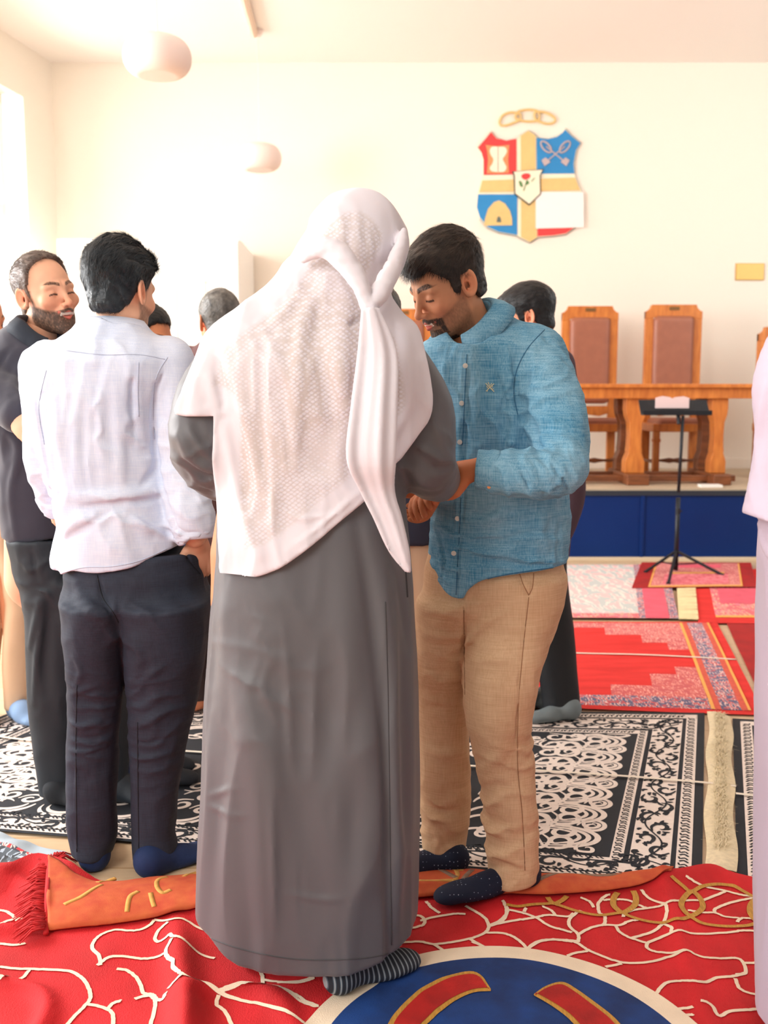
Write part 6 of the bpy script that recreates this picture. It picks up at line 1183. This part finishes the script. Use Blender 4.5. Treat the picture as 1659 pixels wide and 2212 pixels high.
make_body(p4, hc4, R4, s4, [([at(80, 1250, 3.25), at(80, 1000, 3.25), at(60, 800, 3.27), at(80, 740, 3.28)], [.1, .1, .1, .07]), ([at(-10, 790, 3.22), at(130, 790, 3.3)], [.055, .055]), (a4 + [at(75, 940, 2.98), at(160, 990, 3.0)], [.06, .05, .044, .038, .028]), ([at(110, 1250, 3.25), at(120, 1600, 3.22), at(130, 1720, 3.22)], [.08, .05, .035]), ([at(160, 1250, 3.3), at(235, 1600, 3.24), at(240, 1690, 3.24)], [.08, .05, .035])], [H4], .0026, neck=at(82, 735, 3.30))
# ---------------------------------------------------------------- figures further back
def simple(label, Y, torso, legs, hc, R, s, mt, ml, neck, arms=(), clipz=None, hres=.0035, colr=None, name='shirt', hand=(), tY=None, feet=()):
    c = torso[0]; p = thing('person', label, 'person', (at((c[1] + c[2]) / 2, c[0], Y)[0], Y * KS, 0))
    tc_ = prof_col(torso, Y, .52, 2.3)
    def tf(P):
        d = column(P, tc_)
        for a, r in arms: d = smin(d, chain(P, a, r), .02)
        return d
    pts = [at(l, py, Y) for py, l, *_ in torso] + [at(r[2], r[0], Y) for r in torso] + [q for a, _ in arms for q in a]; lo, hi = bounds(pts, .16); hi[2] = max(q[2] for q in pts) + .03; lo[2] = min(q[2] for q in pts) - .09
    garment(p, name, tf, lo, hi, .009, mt, (), lambda P: folds(P, (8, 8, 4), .006, len(label)), None)
    lc = [prof_col(list(l) + [(l[-1][0] - 60,) + tuple(l[-1][1:])], l[0][4], .5, 2.2) for l in legs]
    def lf(P):
        d = column(P, lc[0])
        for q in lc[1:]: d = smin(d, column(P, q), .02)
        return d
    pts = [at(r[1], r[0], r[4]) for l in legs for r in l] + [at(r[2], r[0], r[4]) for l in legs for r in l]; lo, hi = bounds(pts, .13); lo[2] = min(q[2] for q in pts) - .01; hi[2] = max(q[2] for q in pts) + .14
    garment(p, 'trousers', lf, lo, hi, .010, ml, (), lambda P: folds(P, (8, 8, 4), .006, 5 + len(label)), None)
    limbs = [([at((torso[0][1] + torso[0][2]) / 2, torso[0][0], Y), at((torso[-1][1] + torso[-1][2]) / 2, torso[-1][0] + 30, Y)], [.1, .08])]
    limbs += [(list(a), [x * .7 for x in r]) for a, r in arms]
    for l in legs: limbs.append(([at((l[-1][1] + l[-1][2]) / 2, l[-1][0], l[-1][4]), at((l[0][1] + l[0][2]) / 2, l[0][0], l[0][4])], [.06, .022]))
    limbs.append(([at((l[-1][1] + l[-1][2]) / 2, l[-1][0], l[-1][4]) for l in legs] + [limbs[0][0][0]], [.07] * (len(legs) + 1)))
    make_body(p, hc, R, s, limbs, hand, hres, neck=neck)
    if colr: collar(p, *colr)
    for f in feet: foot(p, f[0], f[1], f[2], f[5] if len(f) > 5 else 'sock', ankle=f[3], r=.042, h=.009)
    return p
navy = mat('navy_trousers', (34, 46, 84), .75, .1, 6); dbrown = mat('dark_brown_cloth', (66, 50, 50), .8, .1, 6); maroon = mat('maroon_cloth', (112, 78, 78), .85, .1, 6); dmar = mat('dark_plum_cloth', (84, 62, 74), .85, .12, 6); beige = mat('beige_chino', (226, 190, 156), .8, .08, 6, bump=.1, bscale=400); blackt = mat('black_trousers', (36, 39, 44), .7, .12, 6); navyp = mat('navy_cotton', (48, 48, 66), .8, .1, 6); teal = mat('teal_cotton', (20, 110, 136), .8, .1, 6)
blk_s = mat('black_fabric_sock', (30, 34, 42), .85)
KS = 0.93
simple('person with dark hair looking down, face half hidden behind the pale shirted shoulder', 3.62, [(1200, 262, 380, .11), (1000, 250, 385, .12), (850, 235, 400, .13), (800, 245, 395, .12), (770, 285, 350, .07), (755, 295, 340, .05)], [[(1690, 268, 330, .055, 3.5), (1600, 262, 335, .06, 3.52), (1400, 262, 350, .08, 3.56), (1200, 262, 375, .1, 3.6)], [(1690, 318, 372, .055, 3.7), (1400, 312, 378, .08, 3.66), (1200, 300, 380, .1, 3.62)]],
       at(314, 740, 3.62), rot(115, -8, 0), dict(skin=(216, 140, 98), haircol=(26, 28, 30), hair='short', hairt=.008, nstr=3000, beard='stubble'), navyp, navy, at(305, 790, 3.62), feet=[(gnd(300, 1705) + [0, .03, .012], gnd(424, 1712) + [0, .05, .012], blk_s, at(300, 1665, 3.5), 0), (gnd(330, 1670) + [0, 0, .012], gnd(420, 1672) + [0, 0, .012], blk_s, at(345, 1640, 3.68), 0)])
KS = 0.925
simple('grey-haired person in a maroon shirt farthest back, just left of the white scarf', 4.35, [(1180, 408, 548, .11), (1050, 402, 552, .12), (900, 398, 560, .13), (800, 396, 562, .13), (765, 404, 552, .11), (742, 430, 525, .08), (725, 450, 505, .05)], [[(1508, 410, 452, .055, 4.35), (1400, 408, 460, .07, 4.35), (1180, 410, 480, .1, 4.35)], [(1508, 462, 505, .055, 4.35), (1400, 455, 520, .07, 4.35), (1180, 460, 545, .1, 4.35)]],
       at(474, 700, 4.35), rot(-22, -8, 0), dict(skin=(232, 160, 120), haircol=(72, 70, 68), hair2=(128, 124, 118), hair='back', hairt=.010, nstr=3000), maroon, dbrown, at(470, 745, 4.36), arms=[([at(408, 785, 4.35), at(400, 900, 4.3), at(420, 1010, 4.2)], [.07, .058, .05]), ([at(548, 785, 4.35), at(556, 900, 4.3), at(520, 1010, 4.2)], [.07, .058, .05])],
       feet=[(gnd(432, 1530) + [0, 0, .012], gnd(400, 1545) + [0, 0, .012], mat('bare_foot_skin', (222, 140, 100), .6), at(432, 1505, 4.35), 0, 'bare_foot'), (gnd(484, 1528), gnd(490, 1500), m_skin, at(484, 1505, 4.35), 0, 'bare_foot')])
KS = 0.96
simple('black-haired person in plum top, black trousers and grey slippers, behind the blue shirt', 4.12, [(1200, 1062, 1226, .12), (1100, 1056, 1236, .12), (950, 1060, 1236, .13), (820, 1072, 1232, .13), (775, 1085, 1222, .12), (745, 1105, 1208, .09), (728, 1125, 1195, .06)], [[(1532, 1172, 1252, .07, 4.12), (1500, 1168, 1250, .07, 4.12), (1450, 1160, 1244, .075, 4.12), (1350, 1145, 1236, .09, 4.12), (1230, 1120, 1222, .11, 4.12)], [(1535, 1090, 1150, .07, 4.2), (1400, 1080, 1160, .09, 4.2), (1230, 1070, 1180, .11, 4.15)]],
       at(1140, 694, 4.14), rot(-80, -16, 4), dict(skin=(232, 158, 124), haircol=(24, 24, 26), hair2=(44, 44, 46), hair='short', hairt=.018, vol=.004, quiff=True, nstr=4000, flow=(.1, 1, -.1), slen=.03), dmar, blackt, at(1165, 745, 4.16), arms=[([at(1202, 790, 4.1), at(1226, 900, 4.05), at(1234, 1020, 4.0), at(1232, 1085, 4.0), at(1215, 1150, 3.98)], [.075, .06, .052, .05, .042])],
       feet=[(gnd(1250, 1556) + [0, 0, .008], gnd(1135, 1566) + [0, 0, .008], mat('grey_slipper', (122, 134, 138), .7), at(1212, 1532, 4.12), 0, 'slipper'), (gnd(1200, 1528) + [0, 0, .012], gnd(1112, 1532) + [0, 0, .012], mat('grey_slipper_felt', (112, 124, 130), .7), at(1180, 1515, 4.2), 0, 'slipper')])
b_ = MB(); ft = at(1195, 1537, 4.0)
KS = 0.91
simple('person in navy top and beige trousers, mostly hidden between the grey robe and blue shirt', 3.5, [(1168, 820, 962, .13), (1080, 818, 966, .13), (950, 812, 958, .13), (820, 796, 950, .14), (780, 806, 930, .12), (760, 830, 900, .07)], [[(1690, 915, 965, .055, 3.5), (1500, 905, 965, .07, 3.5), (1330, 885, 960, .09, 3.5), (1165, 860, 955, .11, 3.5)], [(1690, 835, 890, .055, 3.5), (1400, 828, 890, .08, 3.5), (1165, 825, 900, .11, 3.5)]],
       at(812, 702, 3.46), rot(-170, -10, 0), dict(skin=(220, 160, 120), haircol=(40, 34, 30), hair='short', hairt=.008), navyp, beige, at(850, 770, 3.5), feet=[(gnd(935, 1722), gnd(900, 1745), blk_s, at(935, 1680, 3.5), 0), (gnd(865, 1722), gnd(850, 1745), blk_s, at(865, 1680, 3.5), 0)])
KS = .97
pX = simple('person in glasses, teal top and beige trousers, cut off by the left edge', 4.05, [(1170, -70, 30, .11), (1060, -80, 16, .12), (960, -100, 14, .13), (860, -120, 4, .13), (800, -118, -4, .12), (770, -90, -30, .07)], [[(1530, 12, 58, .055, 4.05), (1430, 12, 70, .07, 4.05), (1300, 14, 80, .09, 4.05), (1240, 6, 70, .10, 4.05), (1165, -10, 50, .11, 4.05)], [(1530, -60, -15, .055, 4.05), (1300, -70, 10, .09, 4.05), (1165, -70, 0, .11, 4.05)]],
       at(-46, 690, 4.05), rot(108, -12, 0), dict(skin=(222, 150, 112), haircol=(50, 44, 42), hair='receding', hairt=.006), teal, beige, at(-62, 760, 4.07), arms=[([at(-6, 800, 4.0), at(-2, 900, 3.98), at(0, 990, 3.96)], [.06, .055, .05])], hand=[hand_chains(at(0, 1080, 3.96), (0, .1, -1), (.9, -.3, 0), 1, .4)],
       feet=[(gnd(36, 1562) + [0, 0, .008], gnd(62, 1572) + [.05, 0, .008], mat('pale_blue_sock', (140, 170, 208), .85), at(36, 1530, 4.05), 0), (gnd(-40, 1560), gnd(-20, 1580), m_nb, at(-38, 1530, 4.05), 0)])
gb = MB(); ce = at(-46, 690, 4.05); RG = rot(108, -12, 0)
for sx in (1, -1): gb.tube([ce + RG @ np.array([sx * .033 + .024 * math.cos(a), .104, .0 + .019 * math.sin(a)]) for a in np.linspace(0, 2 * math.pi, 17)], .0014, 5, cap=False); gb.tube([ce + RG @ np.array([sx * .057, .104, .004]), ce + RG @ np.array([sx * .079, .0, .004])], .0014, 5)
gb.build('glasses', mat('thin_metal_frame', (120, 120, 126), .3, metal=.8), pX)
# person in lilac robe at the right edge
Y9 = 1.85; KS = 1.0
p9 = thing('person', 'person in a pale lilac robe with hanging sleeve, cut off by the right edge', 'person', (at(1830, 2000, Y9)[0], Y9, 0))
m_lil = mat('lilac_robe_cloth', (204, 190, 208), .75, .04, 5, sheen=.2)
rb9 = prof_col([(2420, 1651, 2080, .2), (2212, 1651, 2080, .2), (1800, 1650, 2060, .19), (1400, 1648, 2030, .17), (1120, 1655, 2000, .15), (950, 1670, 2000, .15), (820, 1680, 2000, .15), (740, 1690, 1990, .13), (690, 1760, 1930, .09), (650, 1800, 1890, .06)], Y9 + .05, .5, 2.3)
slv = [at(1735, 775, Y9), at(1702, 845, Y9 - .02), at(1700, 950, Y9 - .03), at(1694, 1040, Y9 - .04), at(1690, 1130, Y9 - .05)]; slr = [.072, .058, .050, .057, .072]
def rob9(P): return smin(column(P, rb9, zlo=.05), chain(P, slv, slr), .015)
def clip9(P): 
    q = np.array(xz([(1602, 1107), (1652, 1124)], Y9)); n_ = np.array([-(q[1] - q[0])[1], (q[1] - q[0])[0]]); n_ /= np.linalg.norm(n_); n_ = n_ if n_[1] > 0 else -n_
    pl = -(P[:, [0, 2]] - q[0]) @ n_; sx = xz([(1651, 1000)], Y9)[0][0]
    return np.where(P[:, 0] < sx, pl, -.02)
garment(p9, 'robe', rob9, (at(1570, 1000, Y9)[0], 1.6, .05), (at(2120, 1000, Y9)[0], 2.4, at(1700, 660, Y9)[2]), .0065, m_lil, [([(1650, 850), (1640, 950), (1645, 1060)], .008, .008), ([(1640, 1010), (1625, 1050), (1632, 1100)], .007, .007)], lambda P: folds(P, (10, 9, 2.5), .007, 99, .5), clip9, 1.2, .003)
make_body(p9, at(1845, 540, Y9 + .05), rot(-150, -5, 0), dict(skin=(214, 156, 116), haircol=(40, 34, 30), hair='short'), [([at(1850, 1500, Y9 + .05), at(1850, 1100, Y9 + .05), at(1850, 750, Y9 + .05)], [.1, .11, .09]), (slv[:3] + [at(1770, 1060, Y9 - .02)], [.045, .038, .034, .027]), ([at(1970, 770, Y9 + .05), at(1985, 1100, Y9)], [.05, .035]), ([at(1780, 1500, Y9 + .05), gnd(1770, 2300) + [0, 0, .1]], [.08, .04]), ([at(1930, 1500, Y9 + .05), gnd(1920, 2300) + [0, 0, .1]], [.08, .04])], [hand_chains(at(1770, 1060, Y9 - .02), (.2, .3, -1), (-1, 0, 0), 1, .4)], .006, neck=at(1845, 660, Y9 + .05))
for px in (1770, 1920): foot(p9, gnd(px, 2330) + [0, 0, .012], gnd(px - 60, 2480) + [0, 0, .012], m_navysock, h=.009)
